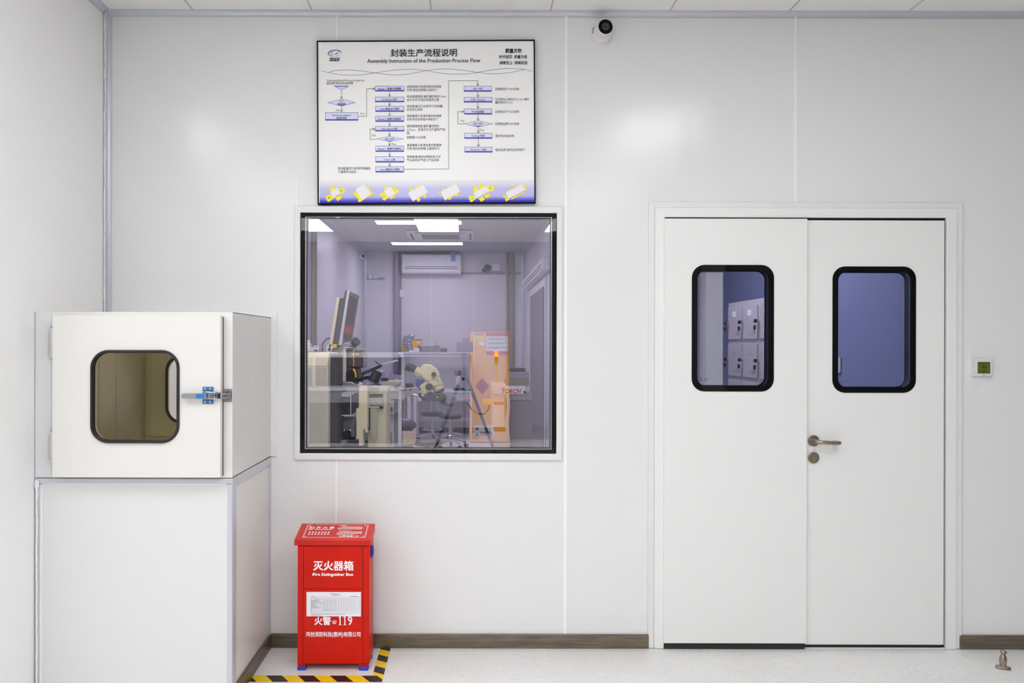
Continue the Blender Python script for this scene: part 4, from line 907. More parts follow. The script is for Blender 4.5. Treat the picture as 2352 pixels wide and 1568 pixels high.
MB().pbox(848, 895, 879, 904, Y + .01, .03).build('inspection_cover', M_CREAM, mc, bevel=.003)
MB().pbox(846, 905.5, 879, 907.5, Y + .012, .02).build('vent_slot', M_DARK, mc); MB().pbox(846, 909, 879, 911, Y + .012, .02).build('vent_slot', M_DARK, mc)
MB().pbox(846, 913, 879, 930, Y + .0, .05).build('drawer_front', mat('drawer_grey', (190, 190, 178), .4), mc, bevel=.004)
MB().pbox(850, 936, 866, 1008, Y - .004, .05).build('door_panel', mat('panel_sage', (172, 174, 158), .4), mc, bevel=.004)
m = MB(); m.pbox(846, 934, 871, 935.6, Y - .006, .03); m.build('door_edge', M_WHITEM, mc)
m = MB(); m.pbox(846, 936, 850, 986, Y + .005, .02); m.pbox(872, 934, 880, 938, Y + .005, .02); m.pbox(834, 988, 838, 1008, Y + .005, .02); m.build('shadow_gap', M_DARK, mc)
# monitor on the machine
Ym = 1.70
def slab(pts, Y0, dd, name, m_, par=None, bevel=.004):
    """slanted panel: four pixel corners given with their own depth"""
    q = [at(px, py, y) for px, py, y in pts]
    return MB().loops([q, [p + Vector(dd) for p in q]]).build(name, m_, par, bevel=bevel)
slab([(755.5, 792, Ym), (763.5, 793, Ym), (780, 684, Ym), (773.5, 682, Ym)], 0, (-.012, .30, 0), 'rear_shell', M_CREAM, mo)
slab([(763.5, 792, Ym + .01), (778, 796, Ym + .01), (798, 666, Ym + .01), (793, 666, Ym + .01), (789, 684, Ym + .01), (780, 685, Ym + .01)], 0, (-.01, .28, 0), 'rear_housing', M_DGREY, mo)
slab([(777, 793, Ym), (785, 793, Ym), (803.5, 668, Ym), (797.5, 666, Ym)], 0, (0, .05, 0), 'bezel_side', mat('bezel_grey', (196, 202, 206), .4), mo)
bz = slab([(785, 788, Ym), (808.5, 783, Ym + .30), (825.5, 679, Ym + .30), (803.7, 668.5, Ym)], 0, (-.015, .004, 0), 'bezel', mat('bezel_front', (120, 116, 122), .4), mo, .002)
slab([(789.5, 773, Ym + .0), (806.8, 774, Ym + .22), (820.8, 686, Ym + .22), (804.5, 679, Ym + .0)], 0, (-.006, .001, 0), 'screen', mat('screen_off', (88, 72, 76), .12), mo, .0005)
slab([(781, 797, Ym), (806, 795, Ym + .2), (808, 789, Ym + .25), (787, 790, Ym)], 0, (0, .02, 0), 'foot', mat('foot_violet', (190, 180, 196), .4), mo)
t = thing('desk_lamp_head', 'dark grey lamp head on machine top beside the monitor', 'lamp', at(812, 797, 2.02))
MB().cyl(at(808, 794, 2.04), at(819, 783, 2.0), .022, .034, n=18).build('shade', mat('lamp_grey', (72, 78, 86), .4), t, smooth=True)
MB().pbox(800, 794, 815, 798.5, 2.0, .1).build('base', M_DGREY, t, bevel=.004)
t = thing('parts_box', 'clear plastic box with white label on the cabinet top', 'box', at(723, 808, 1.5))
MB().pbox(711.5, 791, 737.5, 807.5, 1.42, .18).build('tub', G_CLR, t, bevel=.004)
m = MB(); m.pbox(721, 793, 732, 802, 1.414, .003); m.build('label', M_PAPER, t)
m = MB(); m.pbox(722.5, 795.5, 730.5, 797, 1.412, .002); m.build('label_print', M_INKG, t)
MB().pbox(712, 796, 719.5, 807, 1.45, .05).build('contents', M_PAPER, t)
t = thing('spray_bottle', 'white plastic bottle at the far left on the cabinet top', 'bottle', at(707, 808, 1.45))
b0 = at(707.5, 808, 1.5)
MB().lathe([(.02, 0), (.026, .005), (.026, .05), (.012, .07), (.012, .085)], (b0.x, 1.5, zt_ + .001), n=18).build('body', M_WHITEM, t, smooth=True)
MB().lathe([(.013, .085), (.013, .105), (.006, .108)], (b0.x, 1.5, zt_), n=14).build('cap', M_GREY, t, smooth=True)
MB().tube([at(740, 807, 1.5), at(741, 790, 1.5), at(748, 780, 1.52), at(757, 776, 1.55)], .0045).build('cable', M_DARK, smooth=True, label='black cable curving up to the back of the monitor', cat='cable')
MB().pbox(765, 790, 773, 799, 1.70, .02).build('tape_roll', M_YEL, bevel=.003, label='small yellow roll below the tilted monitor', cat='tape roll')
# black spot lamp
t = thing('spot_lamp', 'black cylinder spot lamp on an arm in front of the machine', 'lamp', at(835, 873, 1.75))
MB().tube([at(822, 874, 1.74), at(830, 870, 1.72), at(842, 867, 1.70), at(852, 867, 1.70)], [.010, .012, .013, .014]).build('arm', M_DARK, t, smooth=True)
MB().cyl(at(856, 877, 1.68), at(868, 853, 1.70), .040, .034, n=26).build('shade', M_DARK, t, bevel=.008)
# work area right of the machine
mh = thing('pick_arm_unit', 'grey steel slide arm unit standing right of the beige machine', 'machine', at(905, 1010, 2.6))
Y = 2.6
x0, x1, _, z1 = rect(890, 917.3, 905, 1040, Y); MB().box(x0, x1, Y, Y + .20, 0, z1).build('post', mat('post_grey', (196, 194, 196), .35), mh, bevel=.003)
x0, x1, _, z1 = rect(905.2, 918, 918.5, 1040, Y + .02); MB().box(x0, x1, Y + .02, Y + .24, 0, z1).build('side_post', M_GREY, mh, bevel=.003)
MB().pbox(875, 876, 919, 893, Y + .05, .25).build('top_plate', M_BEIGE, mh, bevel=.004)
MB().pbox(889, 892, 922, 917, Y - .01, .25).build('head_block', mat('head_grey', (186, 186, 190), .35), mh, bevel=.006)
MB().pprism([(914, 893), (958, 890), (963, 902), (961, 908), (935, 911), (927, 916), (914, 918)], Y - .02, .08).build('slide_arm', mat('slide_grey', (172, 172, 178), .35), mh, bevel=.004)
m = MB(); m.pbox(928, 894, 932, 897, Y - .025, .01); m.pbox(940, 893, 945, 896, Y - .025, .01); m.pbox(917, 895, 925, 897.5, Y - .025, .01); m.build('arm_bolt', M_DGREY, mh)
m = MB(); m.pbox(904, 882, 911, 891, Y - .03, .05); m.pbox(911.5, 881, 918, 889, Y - .03, .05); m.build('clamp_block', M_ALU, mh, bevel=.004)
MB().pprism([(890, 948), (903, 948), (914, 938), (905, 948), (903, 950), (890, 950)], Y - .06, .06).build('tray_shelf', M_WHITEM, mh)
MB().pprism([(891, 936), (900, 936), (895, 946), (891, 947)], Y - .06, .05).build('tray_block', mat('tray_violet', (120, 96, 112), .5), mh)
MB().pbox(875, 868, 890, 876, 2.7, .08).build('sensor_box', mat('olive_dark', (66, 64, 60), .5), label='small dark box resting on the arm unit top plate', cat='box')
# articulated white lamp
t = thing('arm_lamp', 'white slim lamp on a black scissor arm', 'lamp', at(830, 868, 3.0))
Y = 3.0
m = MB(); m.tube([at(828, 858, Y), at(876, 838, Y)], .006); m.tube([at(832, 861, Y), at(877, 841, Y)], .006); m.tube([at(826, 872, Y), at(827, 857, Y), at(833, 857, Y), at(833, 872, Y)], .006)
m.build('arm', M_DARK, t, smooth=True)
m = MB(); m.cyl(at(874, 840, Y - .015), at(874, 840, Y + .015), .012); m.build('joint', M_DGREY, t)
m = MB(); m.tube([at(872, 837, Y), at(865, 833, Y), at(862.5, 828, Y)], .004); m.build('wire', M_DARK, t, smooth=True)
m = MB(); m.pprism([(875, 835), (910, 825.5), (915, 829), (876, 839)], Y - .03, .07); m.build('lamp_head', M_WHITEM, t, bevel=.004)
MB().cyl((at(830, 872, Y).x, Y, .75), (at(830, 872, Y).x, Y, at(830, 871, Y).z), .012).build('post', M_DGREY, t)
tb2 = thing('side_bench', 'low white bench carrying the arm lamp behind the machine', 'bench', (-1.3, 3.0, 0))
MB().box(-1.7, -.72, 2.75, 3.3, .70, .745).build('top', M_WHITEM, tb2, bevel=.004)
for x in (-1.66, -.78):
    for y in (2.79, 3.22): MB().box(x, x + .04, y, y + .04, 0, .70).build('leg', M_WHITEM, tb2)
t = thing('violet_cabinet', 'violet white box unit behind the black spot lamp', 'box', at(860, 880, 3.4))
MB().pprism([(838, 873), (848, 851), (878, 853), (878, 882), (854, 882)], 3.4, .3).build('housing', mat('lavender_plastic', (176, 164, 214), .4), t, bevel=.01)
MB().box(at(838, 0, 3.4).x, at(878, 0, 3.4).x, 3.42, 3.68, 0, at(0, 882.5, 3.4).z).build('pedestal', M_WHITEM, t)
# printer like beige unit on a floor dolly, paper boxes
Y = 3.2
t = thing('beige_unit', 'rounded beige machine on the floor with printed sheets on top', 'machine', at(915, 1020, Y))
x0, x1 = at(891, 0, Y).x, at(932, 0, Y).x
zz0, zz1 = at(0, 1022, Y).z, at(0, 992, Y).z
MB().loops([[(x0, Y, z), (x1, Y, z), (x1 + .08, Y + .12, z), (x1 + .08, Y + .30, z), (x0, Y + .30, z)] for z in (zz0, zz1)]).build('housing', mat('unit_beige', (232, 208, 178), .45), t, bevel=.012)
MB().loops([[(x0 + .005, Y + .01, z), (x1 - .005, Y + .01, z), (x1 + .07, Y + .12, z), (x1 + .07, Y + .28, z), (x0 + .005, Y + .28, z)] for z in (zz1, zz1 + .004)]).build('top_sheet', mat('sheet_violet', (206, 196, 232), .5), t)
MB().box(x0, x1 + .06, Y + .16, Y + .29, zz1 + .004, zz1 + .05).build('tray', mat('tray_brown', (110, 88, 44), .5), t, bevel=.004)
MB().sphere((x0 + .13, Y + .2, zz1 + .05), .12, sc=(1, .5, .5)).build('dark_lid', mat('lid_violet', (92, 84, 98), .3), t, smooth=True)
MB().cyl(at(921, 1016, Y - .001), at(921, 1016, Y - .006), .008).build('button', M_GREY, t)
MB().box(x0, x1 + .06, Y + .02, Y + .28, 0, zz0 - .001).build('stand', M_GREY, t)
MB().box(at(893, 0, Y).x, at(912, 0, Y).x, Y - .13, Y - .03, 0, at(0, 1029.5, Y - .12).z).build('carton', M_WHITEM, label='white carton under the white sachets before the beige unit', cat='carton')
for (a, b), lab in zip(((894, 1025), (897, 1020.5), (895, 1016)), ('lowest of three white sachets stacked on the white carton', 'middle one of three white sachets stacked on the white carton', 'topmost of three white sachets stacked on the white carton')):
    MB().pbox(a, b, a + 17, b + 4.4, Y - .12, .07).build('sachet', M_PAPER, bevel=.004, label=lab, cat='sachet', group='white sachets on the carton')

# ---------------------------------------------------------------- stereo microscope
ms = thing('stereo_microscope', 'cream stereo microscope with black eyepieces in the middle of the window view', 'microscope', at(985, 935, 2.3))
Y = 2.3
q = lambda x, y: (920 + x / 6.82, 820 + y / 6.82)
hd = MB().pprism([q(*p) for p in ((300, 165), (355, 112), (485, 120), (560, 185), (618, 280), (600, 300), (480, 375), (430, 385), (345, 330), (330, 300))], Y - .06, .12).build('head', M_MIC, ms, bevel=.012, seg=3)
MB().pprism([q(*p) for p in ((395, 360), (600, 295), (625, 350), (640, 420), (520, 470), (420, 400))], Y - .055, .11).build('zoom_body', M_MIC, ms, bevel=.012, seg=3)
MB().cyl(at(*q(560, 410), Y), at(*q(608, 520), Y), .050, .040, n=28).build('objective_barrel', M_MIC, ms, smooth=True)
MB().cyl(at(*q(602, 505), Y), at(*q(620, 555), Y), .042, .034, n=28).build('objective_ring', M_DGREY, ms, smooth=True)
for dy, ox, oy in ((-.035, 0, 6), (.035, -62, -6)):
    MB().cyl(at(*q(345 + ox * .3, 260 + oy), Y + dy), at(*q(235 + ox, 190 + oy), Y + dy), .030, n=24).build('eye_tube', M_MIC, ms, smooth=True)
    MB().cyl(at(*q(255 + ox, 200 + oy), Y + dy), at(*q(150 + ox, 145 + oy), Y + dy), .028, .031, n=24).build('eyepiece', M_DGREY, ms, smooth=True)
MB().pprism([q(*p) for p in ((205, 270), (225, 215), (320, 230), (345, 320), (235, 300))], Y - .05, .10).build('tube_base', M_MIC, ms, bevel=.01)
MB().cyl(at(*q(520, 268), Y - .058), at(*q(520, 268), Y - .082), .0185, n=26).build('zoom_knob', M_DGREY, ms, bevel=.003)
MB().cyl(at(*q(588, 366), Y - .05), at(*q(588, 366), Y - .062), .006, n=14).build('lock_screw', M_ALU, ms)
MB().pprism([q(*p) for p in ((290, 460), (330, 425), (390, 392), (440, 420), (500, 470), (480, 540), (400, 590), (360, 592))], Y - .07, .13).build('focus_mount', mat('mount_cream', (220, 220, 168), .4), ms, bevel=.012, seg=3)
MB().cyl(at(*q(445, 465), Y - .07), at(*q(445, 465), Y - .11), .027, .025, n=28).build('focus_knob', M_DGREY, ms, bevel=.004)
MB().pprism([q(*p) for p in ((360, 592), (430, 560), (620, 560), (700, 600), (715, 640), (600, 690), (400, 690))], Y - .08, .18).build('holder', mat('holder_slate', (84, 88, 100), .4), ms, bevel=.01)
m = MB(); c0 = at(*q(745, 680), Y + .02); m.lathe([(.0, -.010), (.068, -.010), (.072, 0), (.068, .010), (0, .010)], c0, (.12, -.4, .9), 36); m.build('ring_light', mat('ring_slate', (92, 96, 106), .4), ms, smooth=True)
MB().cyl(at(*q(575, 625), Y - .081), at(*q(575, 625), Y - .09), .008).build('ring_screw', M_BRASS, ms)
MB().cyl(at(*q(300, 590), Y), at(*q(355, 598), Y), .006).build('clamp_shaft', M_CHROME, ms)
m = MB(); m.lathe([(.012, -.010), (.017, -.004), (.017, .004), (.012, .010)], at(*q(300, 592), Y - .01), (1, -.2, 0), 8); m.build('clamp_knob', M_DGREY, ms)
MB().cyl(at(*q(195, 580), Y), at(*q(275, 598), Y), .005).build('clamp_pin', M_CHROME, ms)
MB().tube([at(964, 905, 2.62), at(975, 918, 2.5), at(985, 916, Y + .08)], .014).build('boom', M_DGREY, ms, smooth=True)

# ---------------------------------------------------------------- far benches, shelf and what stands on them
Yd = 8.85
TZ = at(0, 895, Yd).z
dk = thing('far_bench', 'white workbench with a raised shelf against the far wall', 'workbench', (-.4, 9.2, 0))
bx0, bx1 = at(952, 0, Yd).x, at(1086.5, 0, Yd).x
MB().box(bx0, bx1, Yd, Yd + .8, TZ - .035, TZ).build('top', M_WHITEM, dk, bevel=.004)
MB().box(bx0 + .05, bx1 - .05, Yd + .02, Yd + .06, TZ - .16, TZ - .036).build('apron', M_WHITEM, dk)
for x in (bx0, bx1 - .045):
    for y in (Yd + .01, Yd + .74): MB().box(x, x + .045, y, y + .045, 0, TZ - .035).build('leg', M_WHITEM, dk)
MB().box(bx0 + .05, bx1 - .05, Yd + .74, Yd + .77, .22, .28).build('crossbar', M_WHITEM, dk)
Ys = 9.30
SZ = at(0, 806.5, Ys).z
sx0, sx1 = at(915, 0, Ys).x, at(1086, 0, Ys).x
shf = MB().box(sx0, sx1, Ys, Ys + .34, SZ - .03, SZ).build('shelf', M_WHITEM, dk, bevel=.004)
MB().box(sx0 + .05, sx1 - .03, Ys + .01, Ys + .05, SZ - .075, SZ - .0305).build('shelf_rail', M_WHITEM, shf)
MB().box(sx1 - .045, sx1 - .0, Ys - .004, Ys + .012, SZ - .08, SZ - .03).build('shelf_marker', M_YEL, shf)
for x in (sx0 + .12, sx1 - .05):
    MB().box(x, x + .05, Ys + .26, Ys + .31, TZ + .001, SZ - .03).build('shelf_post', M_WHITEM, dk)
lb = thing('left_bench', 'white bench with green mat left of the far bench', 'workbench', (-1.2, 9.2, 0))
lx = at(949, 0, Yd).x
MB().box(-1.66, lx, Yd + .0, Yd + .8, TZ - .035, TZ).build('top', M_WHITEM, lb, bevel=.004)
for x in (-1.64, lx - .08):
    for y in (Yd + .01, Yd + .72): MB().box(x, x + .055, y, y + .05, 0, TZ - .035).build('leg', M_WHITEM, lb)
MB().box(-1.6, lx - .02, Yd + .02, Yd + .7, TZ + .0005, TZ + .004).build('bench_mat', M_TEAL, label='green mat lying on the bench left of the far bench', cat='mat')
MB().box(at(1045, 0, Yd).x, bx1 - .01, Yd + .02, Yd + .6, TZ + .0005, TZ + .004).build('bench_mat', M_TEAL, label='green mat lying at the right end of the far bench', cat='mat')
MB().box(at(1018, 0, Yd).x, at(1036, 0, Yd).x, Yd + .1, Yd + .42, TZ + .0005, TZ + .003).build('paper_sheet', M_PAPER, label='white paper sheet lying on the far bench', cat='paper')
def item(name, px0, py0, px1, lab, cat, m_, d=.15, Y=Ys + .08, Z=None, bevel=.004, group=None):
    x0, x1 = at(px0, 0, Y).x, at(px1, 0, Y).x; Z = SZ + .0005 if Z is None else Z
    return MB().box(x0, x1, Y, Y + d, Z, at(0, py0, Y).z).build(name, m_, bevel=bevel, label=lab, cat=cat, group=group)
o = MB(); YY = Ys + .20
o.loops([[at(px, py, YY) for px, py in ((924, 806), (948, 806), (952, 766), (938, 770), (926, 773))], [at(px, py, YY + .09) for px, py in ((924, 806), (948, 806), (952, 766), (938, 770), (926, 773))]])
for v in o.bm.verts: v.co.z = max(v.co.z, SZ + .001)
bag = o.build('silver_bag', mat('silver_film', (150, 156, 172), .18, metal=.9, bump=1.0, bscale=(30, 30, 30)), bevel=.02, label='crumpled silver antistatic bag on the far shelf', cat='bag')
item('cardboard_box', 923, 790.5, 932, 'small brown cardboard box in front of the silver bag', 'box', mat('cardboard', (186, 140, 84), .7), .04, Ys + .06)
yb = item('yellow_box', 949, 778.5, 970.8, 'bright yellow box on the far shelf beside silver bag', 'box', M_YEL, .09, Ys + .095)
m = MB(); m.pbox(956.5, 784, 965, 788, Ys + .092, .003); m.build('label', M_PAPER, yb)
m = MB(); m.pbox(949.5, 779, 970.5, 781.5, Ys + .092, .003); m.build('lid_band', mat('band_brown', (170, 128, 60), .5), yb)
wb = item('tissue_box', 952, 797, 965, 'small white box with blue cloth in front of yellow box', 'box', M_PAPER, .07, Ys + .02)
m = MB(); m.pprism([(958, 797), (960, 793), (968, 796), (970, 802), (966, 804), (964, 799)], Ys + .015, .05); m.build('blue_cloth', M_BLUEP, wb, bevel=.005)
gb = item('parts_bin', 972.5, 792, 999, 'wide grey parts bin in the middle of the far shelf', 'bin', M_GREY, .14, Ys + .08)
m = MB()
for px in (973, 987):
    for py in (794.5, 799.5): m.pbox(px, py, px + 2.4, py + 1.6, Ys + .078, .003)
m.build('bin_clip', M_WHITEM, gb)
ph = item('pen_holder', 1000, 791, 1012, 'grey pen holder with a yellow pen on the far shelf', 'pen holder', M_GREY, .06, Ys + .08)
MB().cyl(at(1004, 793, Ys + .11), at(997.5, 783, Ys + .11), .008).build('pen', M_YEL, ph)
item('grey_case', 1013, 797.5, 1028.5, 'violet grey case at the right of pen holder', 'case', mat('case_violet', (120, 112, 130), .4), .12, Ys + .08)
item('flat_carton', 1013, 792, 1027, 'flat pink white carton lying on the violet grey case', 'carton', mat('carton_pink', (222, 198, 206), .5), .1, Ys + .09, Z=at(0, 797.3, Ys + .08).z + .0008)
item('white_packet', 941, 801.5, 951, 'thin white packet lying before the silver bag', 'packet', M_PAPER, .06, Ys + .01, bevel=.002)
# laptop like monitor, blue box, small dark items on the benches
t = thing('bench_monitor', 'grey flat panel monitor on left bench seen from behind', 'monitor', at(912, 893, Yd + .1))
MB().pprism([(893, 859), (931, 863), (931, 890), (893, 890)], Yd + .12, .04).build('panel', mat('panel_lilac', (176, 172, 186), .4), t, bevel=.004)
MB().cyl(at(912, 874, Yd + .119), at(912, 874, Yd + .112), .035).build('emblem_disc', M_WHITEM, t)
MB().box(at(904, 0, Yd).x, at(922, 0, Yd).x, Yd + .1, Yd + .26, TZ + .004, TZ + .05).build('foot', M_GREY, t)
t = thing('blue_box', 'blue box with orange tag on the far bench', 'box', at(966, 893, Yd + .1))
MB().box(at(957, 0, Yd + .1).x, at(976, 0, Yd + .1).x, Yd + .1, Yd + .3, TZ + .001, at(0, 869, Yd + .1).z).build('body', mat('box_blue', (84, 108, 164), .5), t, bevel=.012)
MB().pbox(969, 868, 974, 870.5, Yd + .095, .02).build('tag', mat('tag_orange', (230, 120, 80), .5), t)
MB().box(at(932, 0, Yd + .2).x, at(950, 0, Yd + .2).x, Yd + .2, Yd + .4, TZ + .001, at(0, 879, Yd + .2).z).build('dark_tray', M_DGREY, bevel=.006, label='low dark grey tray on the far bench left end', cat='tray')
t = thing('bench_microscope', 'small chrome bench microscope at right end of the far bench', 'microscope', at(1053, 893, Yd + .1))
Y = Yd + .15
MB().box(at(1044, 0, Y).x, at(1068, 0, Y).x, Y, Y + .2, TZ + .0045, TZ + .03).build('base', M_DARK, t, bevel=.004)
MB().box(at(1050, 0, Y).x, at(1057, 0, Y).x, Y + .12, Y + .16, TZ + .03, at(0, 858, Y).z).build('pillar', M_ALU, t)
MB().pprism([(1046, 878), (1049, 864), (1058, 862), (1061, 872), (1056, 884), (1049, 884)], Y, .12).build('body', M_WHITEM, t, bevel=.01)
MB().cyl(at(1049, 864, Y + .05), at(1045, 850, Y + .02), .022).build('eyepiece', M_GREY, t, smooth=True)
MB().cyl(at(1054, 864, Y + .05), at(1055.5, 851, Y + .02), .022).build('eyepiece', M_DARK, t, smooth=True)
MB().cyl(at(1064, 870, Y), at(1064, 870, Y - .04), .025).build('focus_knob', M_DARK, t)

# ---------------------------------------------------------------- lab stools
def stool(name, x, y, sz, lab):
    t = thing(name, lab, 'stool', (x, y, 0), 'round lab stools behind the window')
    MB().lathe([(0, -.03), (.15, -.03), (.168, -.015), (.168, .012), (.15, .026), (0, .03)], (x, y, sz), n=30).build('seat', mat('stool_vinyl', (44, 44, 58), .4), t, smooth=True)
    MB().cyl((x, y, .10), (x, y, .30), .027, n=16).build('gas_column', mat('column_lilac', (178, 176, 196), .3, metal=.6), t, smooth=True)
    MB().cyl((x, y, .28), (x, y, sz - .03), .016, n=16).build('piston', M_CHROME, t, smooth=True)
    for i in range(5):
        a = 2 * PI * i / 5 + .3; dx, dy = math.cos(a), math.sin(a)
        lg_ = MB().tube([(x, y, .13), (x + .12 * dx, y + .12 * dy, .11), (x + .24 * dx, y + .24 * dy, .075)], [.018, .015, .012]).build('leg', M_CHROME, t, smooth=True)
        MB().cyl((x + .24 * dx - .018 * dy, y + .24 * dy + .018 * dx, .032), (x + .24 * dx + .018 * dy, y + .24 * dy - .018 * dx, .032), .031, n=14).build('caster', M_DARK, lg_)
    m = MB()
    m.tube([(x + .16 * math.cos(2 * PI * i / 24), y + .16 * math.sin(2 * PI * i / 24), .2) for i in range(25)], .008, 8); m.build('foot_ring', M_CHROME, t, smooth=True)
    return t
def backframe(px0, px1, py0, py1, Y, par):
    a, b = at(px0, py1, Y), at(px1, py1, Y); c_, d_ = at(px0, py0 + 3, Y), at(px1, py0 + 3, Y); e_ = at((px0 + px1) / 2, py0, Y)
    MB().tube([a, c_, c_ * .4 + e_ * .6 + Vector((-.008, 0, .008)), e_, d_ * .4 + e_ * .6 + Vector((.008, 0, .008)), d_, b], .010).build('back_frame', M_CHROME, par, smooth=True)
t = stool('lab_stool', at(996, 0, 8.5).x, 8.5, .434, 'round lab stool in the middle before the far bench')
backframe(991, 1004, 918, 958, 8.45, t)
t = stool('lab_stool', at(1037, 0, 7.75).x, 7.75, .46, 'round lab stool with chrome back post before the bench right end')
backframe(1021, 1033, 917, 955, 7.72, t)
t = stool('lab_stool', at(984, 0, 4.95).x, 4.95, .42, 'nearest round lab stool with dark seat at the window bottom')

# ---------------------------------------------------------------- white reflow machine at the right
Y = 5.0
rm = thing('reflow_machine', 'white reflow machine with orange red lettering at the window right', 'machine', at(1165, 1000, Y))
MB().pbox(1131, 882, 1161.5, 981, Y, .55).build('column', mat('reflow_white', (236, 226, 222), .4), rm, bevel=.004)
tbx = MB().pprism([(1128, 878), (1134, 884), (1145, 886), (1207, 886), (1207, 905), (1131, 905)], Y - .03, .5).build('top_bar', mat('reflow_bar', (232, 228, 240), .4), rm, bevel=.003)
m = MB(); ptext(m, 'TORCH', 1151, 893.5, 1194, 903, Y - .0312, bold=.03, slant=.06)
for i in range(3): fline(m, [(1151.5 + i * 2.6, 893), (1153.5 + i * 2.6, 888.5 + (1 - i) * .6)], 1.0, Y - .0312)
m.build('lettering', mat('print_orange', (192, 84, 36), .5), tbx)
m = MB(); ptext(m, 'RS330', 1135, 922.5, 1156.5, 929, Y - .0012, bold=.04); m.build('lettering', mat('print_orangered', (214, 74, 26), .5), rm)
m = MB(); m.pbox(1158, 907, 1159, 963, Y - .003, .004); m.build('panel_gap', mat('gap_orange', (180, 120, 60), .6), rm)
m = MB(); m.pbox(1203, 897, 1207, 904, Y - .034, .006); m.build('latch', M_DARK, rm)
MB().pbox(1160, 905, 1222, 918, Y + .06, .5).build('deck', mat('deck_grey', (176, 172, 178), .4), rm, bevel=.004)
MB().pbox(1163, 918, 1222, 1100, Y + .08, .5).build('lower_body', mat('body_slate', (140, 142, 146), .45), rm, bevel=.004)
MB().pbox(1131, 990, 1170, 1100, Y + .03, .5).build('lower_body', mat('lower_white', (214, 208, 206), .45), rm, bevel=.004)
m = MB(); m.pprism([(1133, 983), (1161, 981), (1161, 990), (1133, 986)], Y + .02, .1); m.build('opening', mat('amber_panel', (180, 122, 24), .5), rm)
u1 = MB().pbox(1173, 855, 1215, 871, Y + .03, .4).build('control_box', M_GREY, rm, bevel=.004)
MB().pbox(1171, 846, 1207, 854.5, Y + .05, .35).build('control_box', M_DGREY, rm, bevel=.004)
MB().pbox(1172, 854.6, 1207, 855.8, Y + .02, .4).build('box_edge', M_WHITEM, rm)
MB().pbox(1162, 871, 1215, 886, Y + .02, .45).build('upper_deck', mat('deck_olive', (138, 132, 118), .5), rm, bevel=.004)
# signal tower
p0 = at(1140, 880, Y + .05)
tw = MB().cyl(p0, at(1140, 843, Y + .05), .0085).build('signal_pole', mat('pole_cream', (206, 190, 150), .4), rm, smooth=True)
def seg(y0, y1, r, name, m_): MB().cyl(at(1140, y1, Y + .05), at(1140, y0, Y + .05), r, n=24).build(name, m_, tw, bevel=.002)
seg(835, 843, .019, 'signal_base', mat('signal_cream', (216, 190, 140), .4)); seg(826.6, 835, .0205, 'signal_lamp', mat('signal_amber', (166, 132, 10), .25)); seg(818.5, 826.4, .0205, 'signal_lamp', mat('signal_green', (100, 132, 14), .25))
seg(805, 818.3, .0215, 'lit_signal_lamp', mat('signal_lit', (255, 84, 8), .3, emit=7.0)); seg(800, 804.8, .016, 'signal_cap', M_GREY)
# braided duct
m = MB()
for i in range(40):
    y = 905 + i * 3.2; m.tube([at(1163 + 1.5 * math.sin(i * .23), y + 3.6, Y - .05), at(1170 + 1.5 * math.sin(i * .23), y, Y - .055)], .012, 6)
    m.tube([at(1163 + 1.5 * math.sin(i * .23), y, Y - .04), at(1170 + 1.5 * math.sin(i * .23), y + 3.6, Y - .045)], .010, 6)
m.build('braided_hose', mat('hose_white', (214, 204, 196), .5), smooth=True, label='white braided hose hanging down beside the white reflow machine', cat='hose')
m = MB(); m.tube([at(1072, 925, 5.6), at(1084, 940, 5.5), at(1098, 950, 5.4), at(1112, 951, 5.3), at(1122, 940, 5.2), at(1125.5, 925, 5.1), at(1131.5, 920, 5.01)], .008); m.build('power_cable', M_DARK, rm, smooth=True)
t = thing('cable_tray', 'pale amber cable tray behind the looped cable beside reflow machine', 'cable tray', at(1118, 930, 5.3))
MB().pbox(1109, 917, 1130.4, 929, 5.0, .06).build('plate', mat('plate_amber', (236, 204, 140), .5), t, bevel=.003)

# ---------------------------------------------------------------- changing room behind the doors
MB().box(2.64, 2.72, .1, 5.2, 0, ZB).build('wall_changing_right', mat('changing_wall', (126, 136, 172), .5), kind='structure', label='blue grey wall seen through the right door pane', cat='wall')
MB().box(XI + .08, 2.64, 5.2, 5.3, 0, ZB).build('wall_changing_far', mat('changing_far', (196, 190, 200), .5), kind='structure', label='end wall above the lockers seen through the left door pane', cat='wall')
led('changing_room_light', 1.6, 2.2, .3, .9, ZB, M_LEDC, 'ceiling light of the changing room hidden above the door panes', None)
LXF = 2.29
lk = thing('locker_cabinet', 'grey steel locker bank seen through the left door pane', 'locker', (2.46, 2.6, 0))
LY1 = 3.13; CWD = .372; NC = 3; RH = .312; NR = 6; LT = 1.862
M_LOCK = mat('locker_grey', (186, 181, 185), .45, var=.02)
MB().box(LXF, 2.635, LY1 - NC * CWD, LY1, .0, LT).build('carcass', M_LOCK, lk)
KEY = None
